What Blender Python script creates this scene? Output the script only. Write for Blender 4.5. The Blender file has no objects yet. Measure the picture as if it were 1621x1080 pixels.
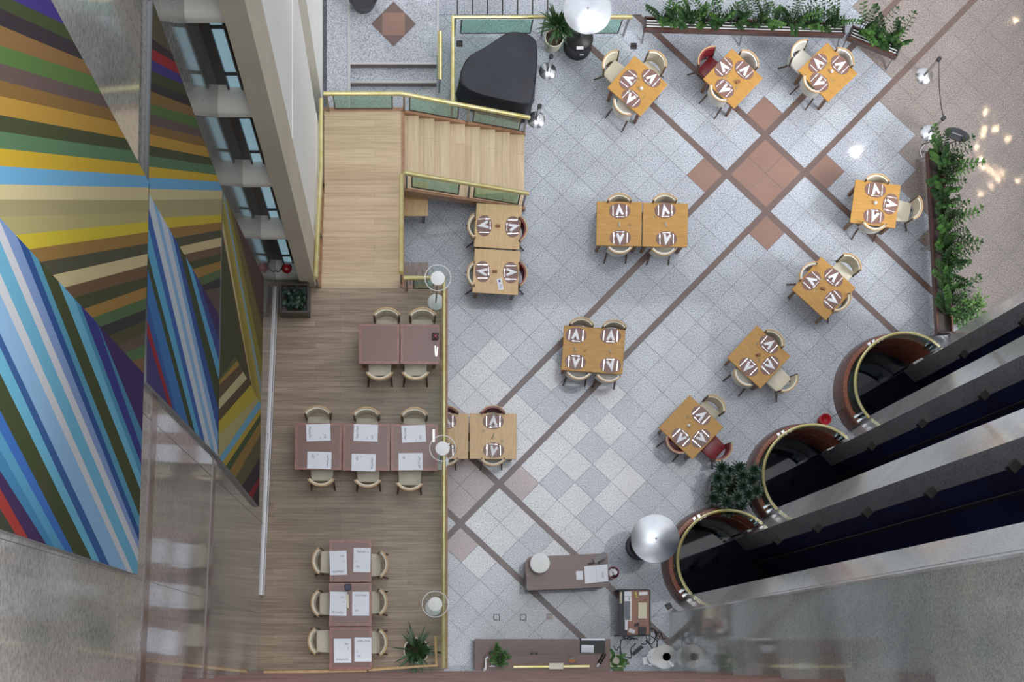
import bpy, bmesh, math, random
from mathutils import Vector, Matrix
random.seed(7)
PI = math.pi
C = bpy.context.scene.collection
S, H, NX, NY = 88.0, 33.0, 645.0, 1040.0   # floor scale (px per metre), camera height, nadir in the photo
DZ = 3.0                                     # height of the wooden gallery


def P(px, py, z=0.0):
    k = (H - z) / (S * H)
    return Vector(((px - NX) * k, (NY - py) * k, z))


def lin(c):
    r = []
    for v in c[:3]:
        v = v / 255.0
        r.append(v / 12.92 if v <= 0.04045 else ((v + 0.055) / 1.055) ** 2.4)
    return (r[0], r[1], r[2], 1.0)


# ------------------------------------------------------------------ materials
MATS = {}


def mat(name, rgb, rough=0.5, metal=0.0, rgb2=None, scale=20.0, stretch=(1, 1, 1), spec=0.5, coords='Object',
        lo=0.35, hi=0.65, detail=4.0, bump=0.0, coat=0.0):
    if name in MATS:
        return MATS[name]
    m = bpy.data.materials.new(name)
    m.use_nodes = True
    nt = m.node_tree
    b = nt.nodes['Principled BSDF']
    b.inputs['Base Color'].default_value = lin(rgb)
    b.inputs['Roughness'].default_value = rough
    b.inputs['Metallic'].default_value = metal
    b.inputs['Specular IOR Level'].default_value = spec
    if coat:
        b.inputs['Coat Weight'].default_value = coat
        b.inputs['Coat Roughness'].default_value = 0.1
    if rgb2 is not None or bump:
        if coords == 'World':
            g = nt.nodes.new('ShaderNodeNewGeometry')
            src = g.outputs['Position']
        else:
            tc = nt.nodes.new('ShaderNodeTexCoord')
            src = tc.outputs['Object']
        mp = nt.nodes.new('ShaderNodeMapping')
        mp.inputs['Scale'].default_value = stretch
        nt.links.new(src, mp.inputs['Vector'])
        n = nt.nodes.new('ShaderNodeTexNoise')
        n.inputs['Scale'].default_value = scale
        n.inputs['Detail'].default_value = detail
        nt.links.new(mp.outputs[0], n.inputs['Vector'])
        if rgb2 is not None:
            r = nt.nodes.new('ShaderNodeValToRGB')
            r.color_ramp.elements[0].position = lo
            r.color_ramp.elements[1].position = hi
            r.color_ramp.elements[0].color = lin(rgb)
            r.color_ramp.elements[1].color = lin(rgb2)
            nt.links.new(n.outputs['Fac'], r.inputs['Fac'])
            nt.links.new(r.outputs['Color'], b.inputs['Base Color'])
        if bump:
            bp = nt.nodes.new('ShaderNodeBump')
            bp.inputs['Strength'].default_value = bump
            bp.inputs['Distance'].default_value = 0.01
            nt.links.new(n.outputs['Fac'], bp.inputs['Height'])
            nt.links.new(bp.outputs['Normal'], b.inputs['Normal'])
    MATS[name] = m
    return m


def glass(name, rgb, trans=0.8, rough=0.03):
    m = bpy.data.materials.new(name)
    m.use_nodes = True
    nt = m.node_tree
    for n in list(nt.nodes):
        nt.nodes.remove(n)
    out = nt.nodes.new('ShaderNodeOutputMaterial')
    tr = nt.nodes.new('ShaderNodeBsdfTransparent')
    tr.inputs['Color'].default_value = lin(rgb)
    gl = nt.nodes.new('ShaderNodeBsdfGlossy')
    gl.inputs['Roughness'].default_value = rough
    gl.inputs['Color'].default_value = (0.9, 1, 0.97, 1)
    fr = nt.nodes.new('ShaderNodeFresnel')
    fr.inputs['IOR'].default_value = 1.5
    mx = nt.nodes.new('ShaderNodeMixShader')
    gm = nt.nodes.new('ShaderNodeNewGeometry')
    mt = nt.nodes.new('ShaderNodeMath')
    mt.operation = 'SUBTRACT'
    mt.use_clamp = True
    nt.links.new(fr.outputs[0], mt.inputs[0])
    nt.links.new(gm.outputs['Backfacing'], mt.inputs[1])
    nt.links.new(mt.outputs[0], mx.inputs[0])
    nt.links.new(tr.outputs[0], mx.inputs[1])
    nt.links.new(gl.outputs[0], mx.inputs[2])
    nt.links.new(mx.outputs[0], out.inputs['Surface'])
    MATS[name] = m
    return m


def wood_planks(name, c1, c2, c3, plank_w, plank_l, axis='x', rough=0.4, grain=0.8):
    """floor boards running along `axis`: brick texture tints + stretched grain (world coordinates)"""
    m = bpy.data.materials.new(name)
    m.use_nodes = True
    nt = m.node_tree
    b = nt.nodes['Principled BSDF']
    b.inputs['Roughness'].default_value = rough
    g = nt.nodes.new('ShaderNodeNewGeometry')
    mp = nt.nodes.new('ShaderNodeMapping')
    if axis == 'y':
        mp.inputs['Rotation'].default_value = (0, 0, PI / 2)
    nt.links.new(g.outputs['Position'], mp.inputs['Vector'])
    br = nt.nodes.new('ShaderNodeTexBrick')
    br.inputs['Color1'].default_value = lin(c1)
    br.inputs['Color2'].default_value = lin(c2)
    br.inputs['Mortar'].default_value = lin(c3)
    br.inputs['Scale'].default_value = 1.0
    br.inputs['Brick Width'].default_value = plank_l
    br.inputs['Row Height'].default_value = plank_w
    br.inputs['Mortar Size'].default_value = 0.002
    br.inputs['Bias'].default_value = 0.0
    br.offset = 0.37
    nt.links.new(mp.outputs[0], br.inputs['Vector'])
    mp2 = nt.nodes.new('ShaderNodeMapping')
    mp2.inputs['Scale'].default_value = (1.2, 22, 22)
    nt.links.new(mp.outputs[0], mp2.inputs['Vector'])
    n = nt.nodes.new('ShaderNodeTexNoise')
    n.inputs['Scale'].default_value = 1.6
    n.inputs['Detail'].default_value = 5
    nt.links.new(mp2.outputs[0], n.inputs['Vector'])
    r = nt.nodes.new('ShaderNodeValToRGB')
    r.color_ramp.elements[0].position = 0.3
    r.color_ramp.elements[1].position = 0.7
    r.color_ramp.elements[0].color = (0.55, 0.52, 0.5, 1)
    r.color_ramp.elements[1].color = (1.15, 1.15, 1.15, 1)
    nt.links.new(n.outputs['Fac'], r.inputs['Fac'])
    mx = nt.nodes.new('ShaderNodeMix')
    mx.data_type = 'RGBA'
    mx.blend_type = 'MULTIPLY'
    mx.inputs[0].default_value = grain
    nt.links.new(br.outputs['Color'], mx.inputs[6])
    nt.links.new(r.outputs['Color'], mx.inputs[7])
    nt.links.new(mx.outputs[2], b.inputs['Base Color'])
    MATS[name] = m
    return m


def granite(name, base, dark, light, rough, scale=55, spec=0.5, coat=0.0):
    m = bpy.data.materials.new(name)
    m.use_nodes = True
    nt = m.node_tree
    b = nt.nodes['Principled BSDF']
    b.inputs['Roughness'].default_value = rough
    b.inputs['Specular IOR Level'].default_value = spec
    b.inputs['Coat Weight'].default_value = coat
    b.inputs['Coat Roughness'].default_value = 0.035
    g = nt.nodes.new('ShaderNodeNewGeometry')
    n = nt.nodes.new('ShaderNodeTexNoise')
    n.inputs['Scale'].default_value = scale
    n.inputs['Detail'].default_value = 3
    n.inputs['Roughness'].default_value = 0.7
    nt.links.new(g.outputs['Position'], n.inputs['Vector'])
    r = nt.nodes.new('ShaderNodeValToRGB')
    e = r.color_ramp.elements
    e[0].position = 0.38
    e[0].color = lin(dark)
    e[1].position = 0.60
    e[1].color = lin(light)
    mid = e.new(0.48)
    mid.color = lin(base)
    nt.links.new(n.outputs['Fac'], r.inputs['Fac'])
    n2 = nt.nodes.new('ShaderNodeTexNoise')
    n2.inputs['Scale'].default_value = 1.3
    n2.inputs['Detail'].default_value = 4
    nt.links.new(g.outputs['Position'], n2.inputs['Vector'])
    r2 = nt.nodes.new('ShaderNodeValToRGB')
    r2.color_ramp.elements[0].position = 0.3
    r2.color_ramp.elements[1].position = 0.7
    r2.color_ramp.elements[0].color = (0.88, 0.88, 0.88, 1)
    r2.color_ramp.elements[1].color = (1.06, 1.06, 1.06, 1)
    nt.links.new(n2.outputs['Fac'], r2.inputs['Fac'])
    mx = nt.nodes.new('ShaderNodeMix')
    mx.data_type = 'RGBA'
    mx.blend_type = 'MULTIPLY'
    mx.inputs[0].default_value = 1.0
    nt.links.new(r.outputs['Color'], mx.inputs[6])
    nt.links.new(r2.outputs['Color'], mx.inputs[7])
    nt.links.new(mx.outputs[2], b.inputs['Base Color'])
    MATS[name] = m
    return m


granite('granite_a', (165, 170, 179), (108, 113, 123), (203, 207, 214), 0.3, coat=0.6)
granite('granite_b', (170, 175, 183), (112, 117, 127), (206, 210, 217), 0.3, coat=0.6)
granite('granite_c', (160, 165, 174), (104, 109, 119), (199, 203, 210), 0.3, coat=0.6)
granite('granite_pale', (200, 200, 203), (164, 164, 169), (222, 222, 225), 0.3, 40, coat=0.6)
granite('granite_white', (228, 227, 226), (205, 204, 205), (240, 240, 240), 0.25, 40)
granite('granite_warm_dim', (134, 122, 116), (92, 83, 79), (160, 148, 141), 0.3, coat=0.6)  # dimmer, warmer light of the right side put into the stone colour
granite('granite_brown', (140, 106, 92), (112, 82, 70), (156, 122, 108), 0.3, 90)
granite('granite_pink', (196, 178, 174), (172, 152, 148), (212, 198, 195), 0.3, 50)
granite('granite_strip', (104, 82, 76), (78, 60, 56), (124, 102, 95), 0.3, 90)
granite('granite_lobby', (164, 167, 176), (122, 125, 134), (196, 198, 206), 0.1)
granite('granite_wall', (146, 144, 140), (128, 126, 123), (161, 158, 154), 0.07, 22, spec=0.36)
granite('granite_lift_wall', (164, 168, 166), (144, 148, 147), (180, 184, 182), 0.07, 40, spec=0.3)
granite('granite_fin', (196, 198, 200), (178, 180, 182), (210, 212, 214), 0.1, 30)  # fin stone, colour raised to put light on the fronts
granite('granite_fin_shade', (164, 165, 167), (144, 145, 148), (180, 181, 184), 0.2, 30)  # same stone on the fin sides, their shade put into the colour
granite('granite_terracotta', (150, 88, 66), (120, 66, 50), (168, 104, 80), 0.2, 40)
granite('granite_maroon', (122, 88, 80), (98, 68, 62), (138, 104, 96), 0.2, 40)
mat('grout', (110, 111, 118), 0.8)
wood_planks('deck_wood', (168, 146, 122), (148, 126, 103), (108, 88, 70), 0.09, 1.1, 'x', 0.38)
wood_planks('tread_wood', (214, 190, 156), (200, 174, 140), (160, 132, 102), 0.13, 1.5, 'x', 0.4, 0.4)
wood_planks('tread_wood_cross', (218, 194, 160), (204, 178, 144), (160, 132, 102), 0.28, 1.5, 'y', 0.4, 0.4)
mat('stair_trim', (150, 108, 78), 0.4, rgb2=(170, 128, 96), scale=6, stretch=(2, 2, 2))
mat('table_orange', (176, 127, 52), 0.4, rgb2=(192, 144, 68), scale=5, stretch=(1, 14, 1))
mat('table_tan', (204, 166, 116), 0.38, rgb2=(218, 182, 132), scale=5, stretch=(14, 1, 1))
mat('table_edge', (150, 102, 44), 0.4)
mat('table_leg', (120, 78, 40), 0.45, rgb2=(138, 92, 50), scale=8)
mat('table_red', (112, 78, 70), 0.3, rgb2=(128, 92, 84), scale=60)
mat('table_red_rim', (134, 86, 74), 0.3, rgb2=(152, 102, 90), scale=12)
mat('cream', (222, 214, 192), 0.55, rgb2=(230, 223, 203), scale=8)
mat('cream_white', (232, 229, 220), 0.55, rgb2=(238, 236, 228), scale=8)
mat('burgundy', (122, 30, 38), 0.35, rgb2=(136, 40, 46), scale=10)
mat('chair_tan', (202, 170, 124), 0.4, rgb2=(186, 150, 104), scale=10)
mat('chair_dark', (82, 60, 44), 0.45, rgb2=(102, 76, 54), scale=10)
mat('placemat', (122, 90, 80), 0.3, rgb2=(134, 101, 92), scale=90, spec=0.35)
mat('linen', (244, 243, 247), 0.8)
mat('cutlery', (228, 222, 222), 0.28, 0.9)
mat('paper', (236, 238, 246), 0.7)
mat('ink', (66, 72, 104), 0.7)
mat('brass', (214, 200, 130), 0.32, 0.6, rgb2=(230, 220, 170), scale=4)
mat('chrome', (208, 208, 210), 0.22, 0.95)
mat('steel', (150, 150, 152), 0.35, 0.8)
mat('aluminium', (214, 217, 222), 0.3, 0.9, rgb2=(196, 200, 206), scale=5)
mat('dark_metal', (60, 54, 50), 0.4, 0.6)
mat('black_metal', (28, 28, 30), 0.4, 0.3)
mat('black_plastic', (32, 33, 36), 0.45)
mat('black_cloth', (30, 31, 40), 0.6, rgb2=(38, 39, 50), scale=3, bump=0.4)
mat('white_plastic', (236, 236, 236), 0.4)
mat('grey_plastic', (120, 122, 124), 0.5)
mat('white_wall', (250, 250, 246), 0.6, rgb2=(246, 246, 241), scale=1.2, coords='World')
mat('beige_wall', (206, 196, 176), 0.7, rgb2=(198, 188, 168), scale=1.0, coords='World')
mat('ledge_white', (226, 222, 212), 0.5)
mat('window_frame', (30, 26, 24), 0.4)
mat('window_glass', (120, 160, 176), 0.12, rgb2=(146, 184, 196), scale=0.8, coords='World')
mat('shaft_black', (36, 42, 92), 0.4, rgb2=(24, 28, 62), scale=0.5, coords='World')
mat('shaft_navy', (52, 62, 130), 0.3, rgb2=(70, 84, 160), scale=0.6, coords='World')
mat('well_black', (12, 14, 26), 0.03, spec=0.3)
mat('seam_brown', (102, 84, 78), 0.15)
mat('frame_grey', (134, 136, 138), 0.4)
mat('frame_silver', (176, 174, 176), 0.35, 0.4)
mat('navy', (34, 38, 66), 0.4)
mat('parapet_wood', (96, 66, 58), 0.35, rgb2=(120, 84, 75), scale=3, stretch=(1, 18, 18), coords='World')
mat('counter_wood', (98, 72, 64), 0.3, rgb2=(112, 84, 74), scale=6, stretch=(1, 12, 6))
mat('desk_wood', (142, 92, 72), 0.35, rgb2=(156, 106, 84), scale=6, stretch=(12, 1, 6))
mat('leaf_dark', (38, 66, 36), 0.4, rgb2=(56, 88, 44), scale=6)
mat('leaf_mid', (56, 92, 42), 0.4, rgb2=(80, 122, 56), scale=6)
mat('leaf_fern', (74, 112, 46), 0.45, rgb2=(104, 144, 66), scale=6)
mat('leaf_deep', (30, 54, 40), 0.4, rgb2=(46, 74, 54), scale=6)
mat('stem_green', (70, 92, 46), 0.5)
mat('soil', (48, 38, 30), 0.9, rgb2=(66, 52, 42), scale=40)
mat('planter_wood', (88, 54, 44), 0.4, rgb2=(108, 70, 58), scale=5)
mat('planter_dark', (62, 52, 48), 0.4)
mat('pot_cream', (212, 206, 184), 0.4)
mat('pot_grey', (150, 150, 152), 0.3, 0.5)
mat('red_gloss', (170, 28, 36), 0.25)
mat('magenta', (130, 36, 62), 0.35)
mat('amber', (190, 120, 60), 0.2)
mat('slat_wood', (150, 130, 120), 0.5, rgb2=(164, 144, 134), scale=9)
mat('lampshade', (240, 240, 238), 0.6)
mat('beige_card', (226, 218, 190), 0.6)
mat('brown_wood_block', (140, 92, 60), 0.5)
mat('yellow_note', (196, 180, 96), 0.6)
glass('glass_green', (212, 236, 226))
glass('glass_clear', (250, 252, 252))
glass('glass_lift', (190, 206, 204))


# ------------------------------------------------------------------ mesh builder
class MB:
    def __init__(self):
        self.v, self.f, self.mi = [], [], []
        self.slot = 0

    def add(self, verts, faces):
        o = len(self.v)
        self.v += [tuple(x) for x in verts]
        for f in faces:
            self.f.append([o + i for i in f])
            self.mi.append(self.slot)
        return self

    def box(self, c, s, rz=0.0, taper=1.0):
        x, y, z = s[0] / 2, s[1] / 2, s[2] / 2
        cs, sn = math.cos(rz), math.sin(rz)
        vs = []
        for (a, b, d) in ((-1, -1, -1), (1, -1, -1), (1, 1, -1), (-1, 1, -1), (-1, -1, 1), (1, -1, 1), (1, 1, 1), (-1, 1, 1)):
            t = taper if d < 0 else 1.0
            lx, ly = a * x * t, b * y * t
            vs.append((c[0] + lx * cs - ly * sn, c[1] + lx * sn + ly * cs, c[2] + d * z))
        return self.add(vs, [(0, 3, 2, 1), (4, 5, 6, 7), (0, 1, 5, 4), (1, 2, 6, 5), (2, 3, 7, 6), (3, 0, 4, 7)])

    def prism(self, pts, z0, z1):
        n = len(pts)
        area = sum(pts[i][0] * pts[(i + 1) % n][1] - pts[(i + 1) % n][0] * pts[i][1] for i in range(n))
        if area < 0:
            pts = pts[::-1]
        vs = [(p[0], p[1], z0) for p in pts] + [(p[0], p[1], z1) for p in pts]
        fs = [tuple(range(n - 1, -1, -1)), tuple(range(n, 2 * n))]
        for i in range(n):
            j = (i + 1) % n
            fs.append((i, j, n + j, n + i))
        return self.add(vs, fs)

    def lathe(self, prof, c=(0, 0, 0), n=24, a0=0.0, a1=2 * PI, cap=True):
        full = abs(a1 - a0 - 2 * PI) < 1e-6
        m = n if full else n + 1
        vs = []
        for i in range(m):
            a = a0 + (a1 - a0) * i / n
            for (r, z) in prof:
                vs.append((c[0] + r * math.cos(a), c[1] + r * math.sin(a), c[2] + z))
        k = len(prof)
        fs = []
        for i in range(n):
            j = (i + 1) % m
            for q in range(k - 1):
                fs.append((i * k + q, j * k + q, j * k + q + 1, i * k + q + 1))
        if full and cap:
            if prof[0][0] > 1e-4:
                fs.append(tuple(i * k for i in range(m))[::-1])
            if prof[-1][0] > 1e-4:
                fs.append(tuple(i * k + k - 1 for i in range(m)))
        return self.add(vs, fs)

    def tube(self, pts, r, n=8, cap=True):
        pts = [Vector(p) for p in pts]
        rs = r if isinstance(r, (list, tuple)) else [r] * len(pts)
        vs = []
        prev = None
        for i, p in enumerate(pts):
            if i == 0:
                d = pts[1] - p
            elif i == len(pts) - 1:
                d = p - pts[i - 1]
            else:
                d = (pts[i + 1] - p).normalized() + (p - pts[i - 1]).normalized()
            d.normalize()
            if prev is None:
                u = d.orthogonal().normalized()
            else:
                u = (prev - d * prev.dot(d))
                u = u.normalized() if u.length > 1e-6 else d.orthogonal().normalized()
            prev = u
            w = d.cross(u)
            for k in range(n):
                a = 2 * PI * k / n
                vs.append(p + (u * math.cos(a) + w * math.sin(a)) * rs[i])
        fs = []
        for i in range(len(pts) - 1):
            for k in range(n):
                l = (k + 1) % n
                fs.append((i * n + k, i * n + l, (i + 1) * n + l, (i + 1) * n + k))
        if cap:
            fs.append(tuple(range(n))[::-1])
            fs.append(tuple((len(pts) - 1) * n + k for k in range(n)))
        return self.add(vs, fs)

    def slab(self, q, t):
        """four points with thickness t along their normal"""
        q = [Vector(p) for p in q]
        nrm = (q[1] - q[0]).cross(q[3] - q[0]).normalized() * t / 2
        vs = [p - nrm for p in q] + [p + nrm for p in q]
        return self.add(vs, [(3, 2, 1, 0), (4, 5, 6, 7), (0, 1, 5, 4), (1, 2, 6, 5), (2, 3, 7, 6), (3, 0, 4, 7)])

    def leaf(self, base, d, up, L, W, curl=0.25):
        base, d, up = Vector(base), Vector(d).normalized(), Vector(up).normalized()
        s = d.cross(up)
        if s.length < 1e-4:
            s = d.orthogonal()
        s.normalize()
        m1 = base + d * L * 0.35 + up * L * 0.05
        m2 = base + d * L * 0.7 - up * L * curl * 0.15
        tip = base + d * L - up * L * curl * 0.5
        return self.add([base, m1 + s * W / 2, m2 + s * W * 0.38, tip, m2 - s * W * 0.38, m1 - s * W / 2],
                        [(0, 1, 5), (1, 2, 4, 5), (2, 3, 4)])

    def build(self, name, ms, parent=None, bevel=0.0, smooth=False, loc=None, rz=0.0, segs=2):
        me = bpy.data.meshes.new(name)
        me.from_pydata(self.v, [], self.f)
        if not isinstance(ms, (list, tuple)):
            ms = [ms]
        for m in ms:
            me.materials.append(MATS[m])
        for i, p in enumerate(me.polygons):
            p.material_index = self.mi[i]
        if bevel:
            bm = bmesh.new()
            bm.from_mesh(me)
            es = [e for e in bm.edges if len(e.link_faces) == 2 and e.calc_face_angle(0) > 0.6]
            bmesh.ops.bevel(bm, geom=es, offset=bevel, segments=segs, affect='EDGES', profile=0.5, clamp_overlap=True)
            bm.to_mesh(me)
            bm.free()
        if smooth:
            me.polygons.foreach_set('use_smooth', [True] * len(me.polygons))
            try:
                me.set_sharp_from_angle(angle=0.7)
            except Exception:
                pass
        me.update()
        o = bpy.data.objects.new(name, me)
        C.objects.link(o)
        if parent is not None:
            o.parent = parent
        if loc is not None:
            o.location = loc
        o.rotation_euler = (0, 0, rz)
        return o


def tag(o, label, cat, group=None, kind=None):
    o['label'] = label
    o['category'] = cat
    if group:
        o['group'] = group
    if kind:
        o['kind'] = kind
    return o


def structure(o):
    o['kind'] = 'structure'
    return o


def thing(name, label, cat, loc=(0, 0, 0), rz=0.0, group=None):
    o = bpy.data.objects.new(name, None)
    o.empty_display_size = 0.1
    C.objects.link(o)
    o.location = loc
    o.rotation_euler = (0, 0, rz)
    return tag(o, label, cat, group)


def dup(root, loc, rz, label, group=None):
    r = root.copy()
    C.objects.link(r)
    r.location = loc
    r.rotation_euler = (0, 0, rz)
    r['label'] = label
    if group:
        r['group'] = group
    for ch in list(root.children):
        c = ch.copy()
        C.objects.link(c)
        c.parent = r
        for g in list(ch.children):
            d = g.copy()
            C.objects.link(d)
            d.parent = c
    return r


def convex_clip(poly, a, b, keep_left=True):
    """clip polygon by the line a->b, keeping its left (or right) side"""
    out = []
    n = len(poly)

    def side(p):
        s = (b[0] - a[0]) * (p[1] - a[1]) - (b[1] - a[1]) * (p[0] - a[0])
        return s if keep_left else -s
    for i in range(n):
        p, q = poly[i], poly[(i + 1) % n]
        sp, sq = side(p), side(q)
        if sp >= 0:
            out.append(p)
        if (sp > 0 and sq < 0) or (sp < 0 and sq > 0):
            t = sp / (sp - sq)
            out.append((p[0] + (q[0] - p[0]) * t, p[1] + (q[1] - p[1]) * t))
    return out


def poly_minus_convex(poly, hole):
    """pieces of convex poly outside convex counter-clockwise hole"""
    pieces = []
    rest = poly
    n = len(hole)
    for i in range(n):
        a, b = hole[i], hole[(i + 1) % n]
        outp = convex_clip(rest, a, b, False)
        if len(outp) >= 3:
            pieces.append(outp)
        rest = convex_clip(rest, a, b, True)
        if len(rest) < 3:
            break
    return pieces

# ================================================================== THE SETTING
# ---- lift geometry: the front line runs at 45 degrees
def F(t, back=0.0, z=0.0):
    b = back * 0.70710678
    return Vector(((415 + t) / S + b, (72 + t) / S - b, z))


RINGS = [76.0, 207.0, 348.0]
RR = 0.87
FINS = [(-2.0, 24.0), (119.0, 160.0), (258.0, 302.0), (394.0, 432.0)]

holes = []
for t in RINGS:
    c = F(t)
    holes.append([(c.x + (RR - 0.02) * math.cos(2 * PI * i / 32), c.y + (RR - 0.02) * math.sin(2 * PI * i / 32)) for i in range(32)])
rect = [F(0), F(0, 2.3), F(430, 2.3), F(430)]
holes.append([(p.x, p.y) for p in rect])

# ---- floor: paving grid at 45 degrees with dark strips and brown motif tiles
eA, eB = (-0.70, 0.714), (0.73, 0.683)


def ab(a, b):
    px = 1213 + eA[0] * a + eB[0] * b
    py = 335 + eA[1] * a + eB[1] * b
    return ((px - NX) / S, (NY - py) / S, px, py)


def breaks(strips, lo, hi, n_between):
    """cell edges: list of (start, end, is_strip)"""
    cells = []
    st = sorted(strips)
    hw = 4.5
    first = st[0] - hw
    x = first
    back = []
    while x > lo:
        back.append((x - 39.67, x, False))
        x -= 39.67
    cells += back[::-1]
    for i, s in enumerate(st):
        cells.append((s - hw, s + hw, True))
        if i + 1 < len(st):
            w = st[i + 1] - s - 2 * hw
            n = max(1, round(w / 39.67))
            for k in range(n):
                cells.append((s + hw + w * k / n, s + hw + w * (k + 1) / n, False))
    x = st[-1] + hw
    while x < hi:
        cells.append((x, x + 39.67, False))
        x += 39.67
    return cells


A_cells = breaks([-87.0, 0.0, 604.0, 692.0], -760, 1220, 15)
B_cells = breaks([-86.0, 0.0], -960, 900, 0)
FM = ['granite_a', 'granite_b', 'granite_c', 'granite_pale', 'granite_white', 'granite_warm_dim', 'granite_brown', 'granite_pink', 'granite_strip', 'grout']
fl = MB()
rnd = random.Random(3)


def is_brown(ac, bc, a0):
    """motif of brown tiles round the strip crossings whose first strip is a0-87 and second a0"""
    inner_a = a0 - 82 < ac < a0 - 5
    inner_b = -81 < bc < -5
    if inner_a and inner_b:
        return True
    oa = (a0 - 131 < ac < a0 - 91) or (a0 + 4 < ac < a0 + 44)
    ob = (-131 < bc < -90) or (4 < bc < 44)
    return oa and ob


for (a0, a1, sa) in A_cells:
    for (b0, b1, sb) in B_cells:
        ac, bc = (a0 + a1) / 2, (b0 + b1) / 2
        X, Y, px, py = ab(ac, bc)
        if not (-2.9 < X < 12.2 and -1.6 < Y < 13.2):
            continue
        if sa or sb:
            slot = 8
        elif is_brown(ac, bc, 0.0):
            slot = 6
        elif is_brown(ac, bc, 692.0):
            slot = 7
        else:
            slot = rnd.choice([0, 0, 1, 2])
            u = px + py
            if 715 < px < 1010 and 530 < py < 905 and 1300 < u < 1810 and (py - px) > -430:
                if rnd.random() < (0.75 if 640 < py < 860 and px < 930 else 0.3):
                    slot = 3
            if abs(px - 997) < 20 and abs(py - 765) < 20:
                slot = 4
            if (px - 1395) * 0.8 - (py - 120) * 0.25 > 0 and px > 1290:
                slot = 5  # right side: tiles with the dim warm light in their colour
        g = 0.006 * S / 2 if not (sa or sb) else 0.0
        quad = [ab(a0 + g, b0 + g)[:2], ab(a1 - g, b0 + g)[:2], ab(a1 - g, b1 - g)[:2], ab(a0 + g, b1 - g)[:2]]
        full = [ab(a0, b0)[:2], ab(a1, b0)[:2], ab(a1, b1)[:2], ab(a0, b1)[:2]]
        for poly0, sl, z in ((quad, slot, 0.0), (full, 9, -0.004)):
            ar = sum(poly0[i][0] * poly0[(i + 1) % 4][1] - poly0[(i + 1) % 4][0] * poly0[i][1] for i in range(4))
            polys = [poly0 if ar > 0 else poly0[::-1]]
            for h in holes:
                hx = [p[0] for p in h]
                hy = [p[1] for p in h]
                harea = sum(h[i][0] * h[(i + 1) % len(h)][1] - h[(i + 1) % len(h)][0] * h[i][1] for i in range(len(h)))
                hh = h if harea > 0 else h[::-1]
                nxt = []
                for p in polys:
                    if max(q[0] for q in p) < min(hx) or min(q[0] for q in p) > max(hx) or max(q[1] for q in p) < min(hy) or min(q[1] for q in p) > max(hy):
                        nxt.append(p)
                    else:
                        nxt += poly_minus_convex(p, hh)
                polys = nxt
            fl.slot = sl
            for p in polys:
                fl.add([(q[0], q[1], z) for q in p], [tuple(range(len(p)))])
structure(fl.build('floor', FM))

# ---- left wall, slightly splayed; its murals
WX0, WS = -2.424, 0.0466


def W(px, py, off=0.0):
    k = (WX0 + off) / ((px - NX) - WS * (NY - py))
    return Vector(((px - NX) * k, (NY - py) * k, H - S * H * k))


def wall_x(y):
    return WX0 + WS * y


lw = MB()
for i in range(18):                      # polished slabs, one course every 1.5 m
    z0, z1 = -0.2 + i * 1.5, -0.2 + (i + 1) * 1.5 - 0.008
    for j in range(6):
        y0, y1 = -2.2 + j * 1.45, -2.2 + (j + 1) * 1.45 - 0.006
        y1 = min(y1, 6.44)
        lw.slab([(wall_x(y0) - 0.05, y0, z0), (wall_x(y1) - 0.05, y1, z0), (wall_x(y1) - 0.05, y1, z1), (wall_x(y0) - 0.05, y0, z1)], 0.1)
structure(lw.build('wall_left', 'granite_wall'))
for n, zc in enumerate((11.0, 16.2)):
    tb = MB()
    tb.slab([(wall_x(-2) + 0.004, -2, zc - 0.16), (wall_x(2.7) + 0.004, 2.7, zc - 0.16), (wall_x(2.7) + 0.004, 2.7, zc + 0.16), (wall_x(-2) + 0.004, -2, zc + 0.16)], 0.012)
    structure(tb.build('trim_%d' % (n + 1), 'seam_brown'))
bb = MB()
bb.slab([(wall_x(1.0) + 0.015, 1.0, DZ + 0.16), (wall_x(6.0) + 0.015, 6.0, DZ + 0.16), (wall_x(6.0) + 0.015, 6.0, DZ + 0.3), (wall_x(1.0) + 0.015, 1.0, DZ + 0.3)], 0.03)
bb.slab([(wall_x(1.0) + 0.022, 1.0, DZ + 0.02), (wall_x(6.0) + 0.022, 6.0, DZ + 0.02), (wall_x(6.0) + 0.022, 6.0, DZ + 0.12), (wall_x(1.0) + 0.022, 1.0, DZ + 0.12)], 0.044)
structure(bb.build('baseboard_left', 'frame_silver'))

MURAL_GAIN = 0.82


def paint(rgb):
    n = 'paint_%d_%d_%d' % tuple(rgb)
    if n not in MATS:
        m = mat(n, rgb, 0.75, spec=0.15)
        c = lin(rgb)
        bs = m.node_tree.nodes['Principled BSDF']
        bs.inputs['Base Color'].default_value = tuple(min(0.85, v * MURAL_GAIN) for v in c[:3]) + (1,)
    return n


def stripes(region, lines, rest, keep_right=False):
    """cut region (photo points on the wall plane) by successive lines; each line's upper/right side takes its colour"""
    out = []
    left = region
    for (x0, y0, x1, y1, col) in lines:
        # extend
        a, b = (x0, y0), (x1, y1)
        up = convex_clip(left, a, b, False)       # image space, y down: right-hand test flips
        dn = convex_clip(left, a, b, True)
        if len(up) >= 3:
            out.append((up, col))
        left = dn
        if len(left) < 3:
            break
    if len(left) >= 3:
        out.append((left, rest))
    return out


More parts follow.
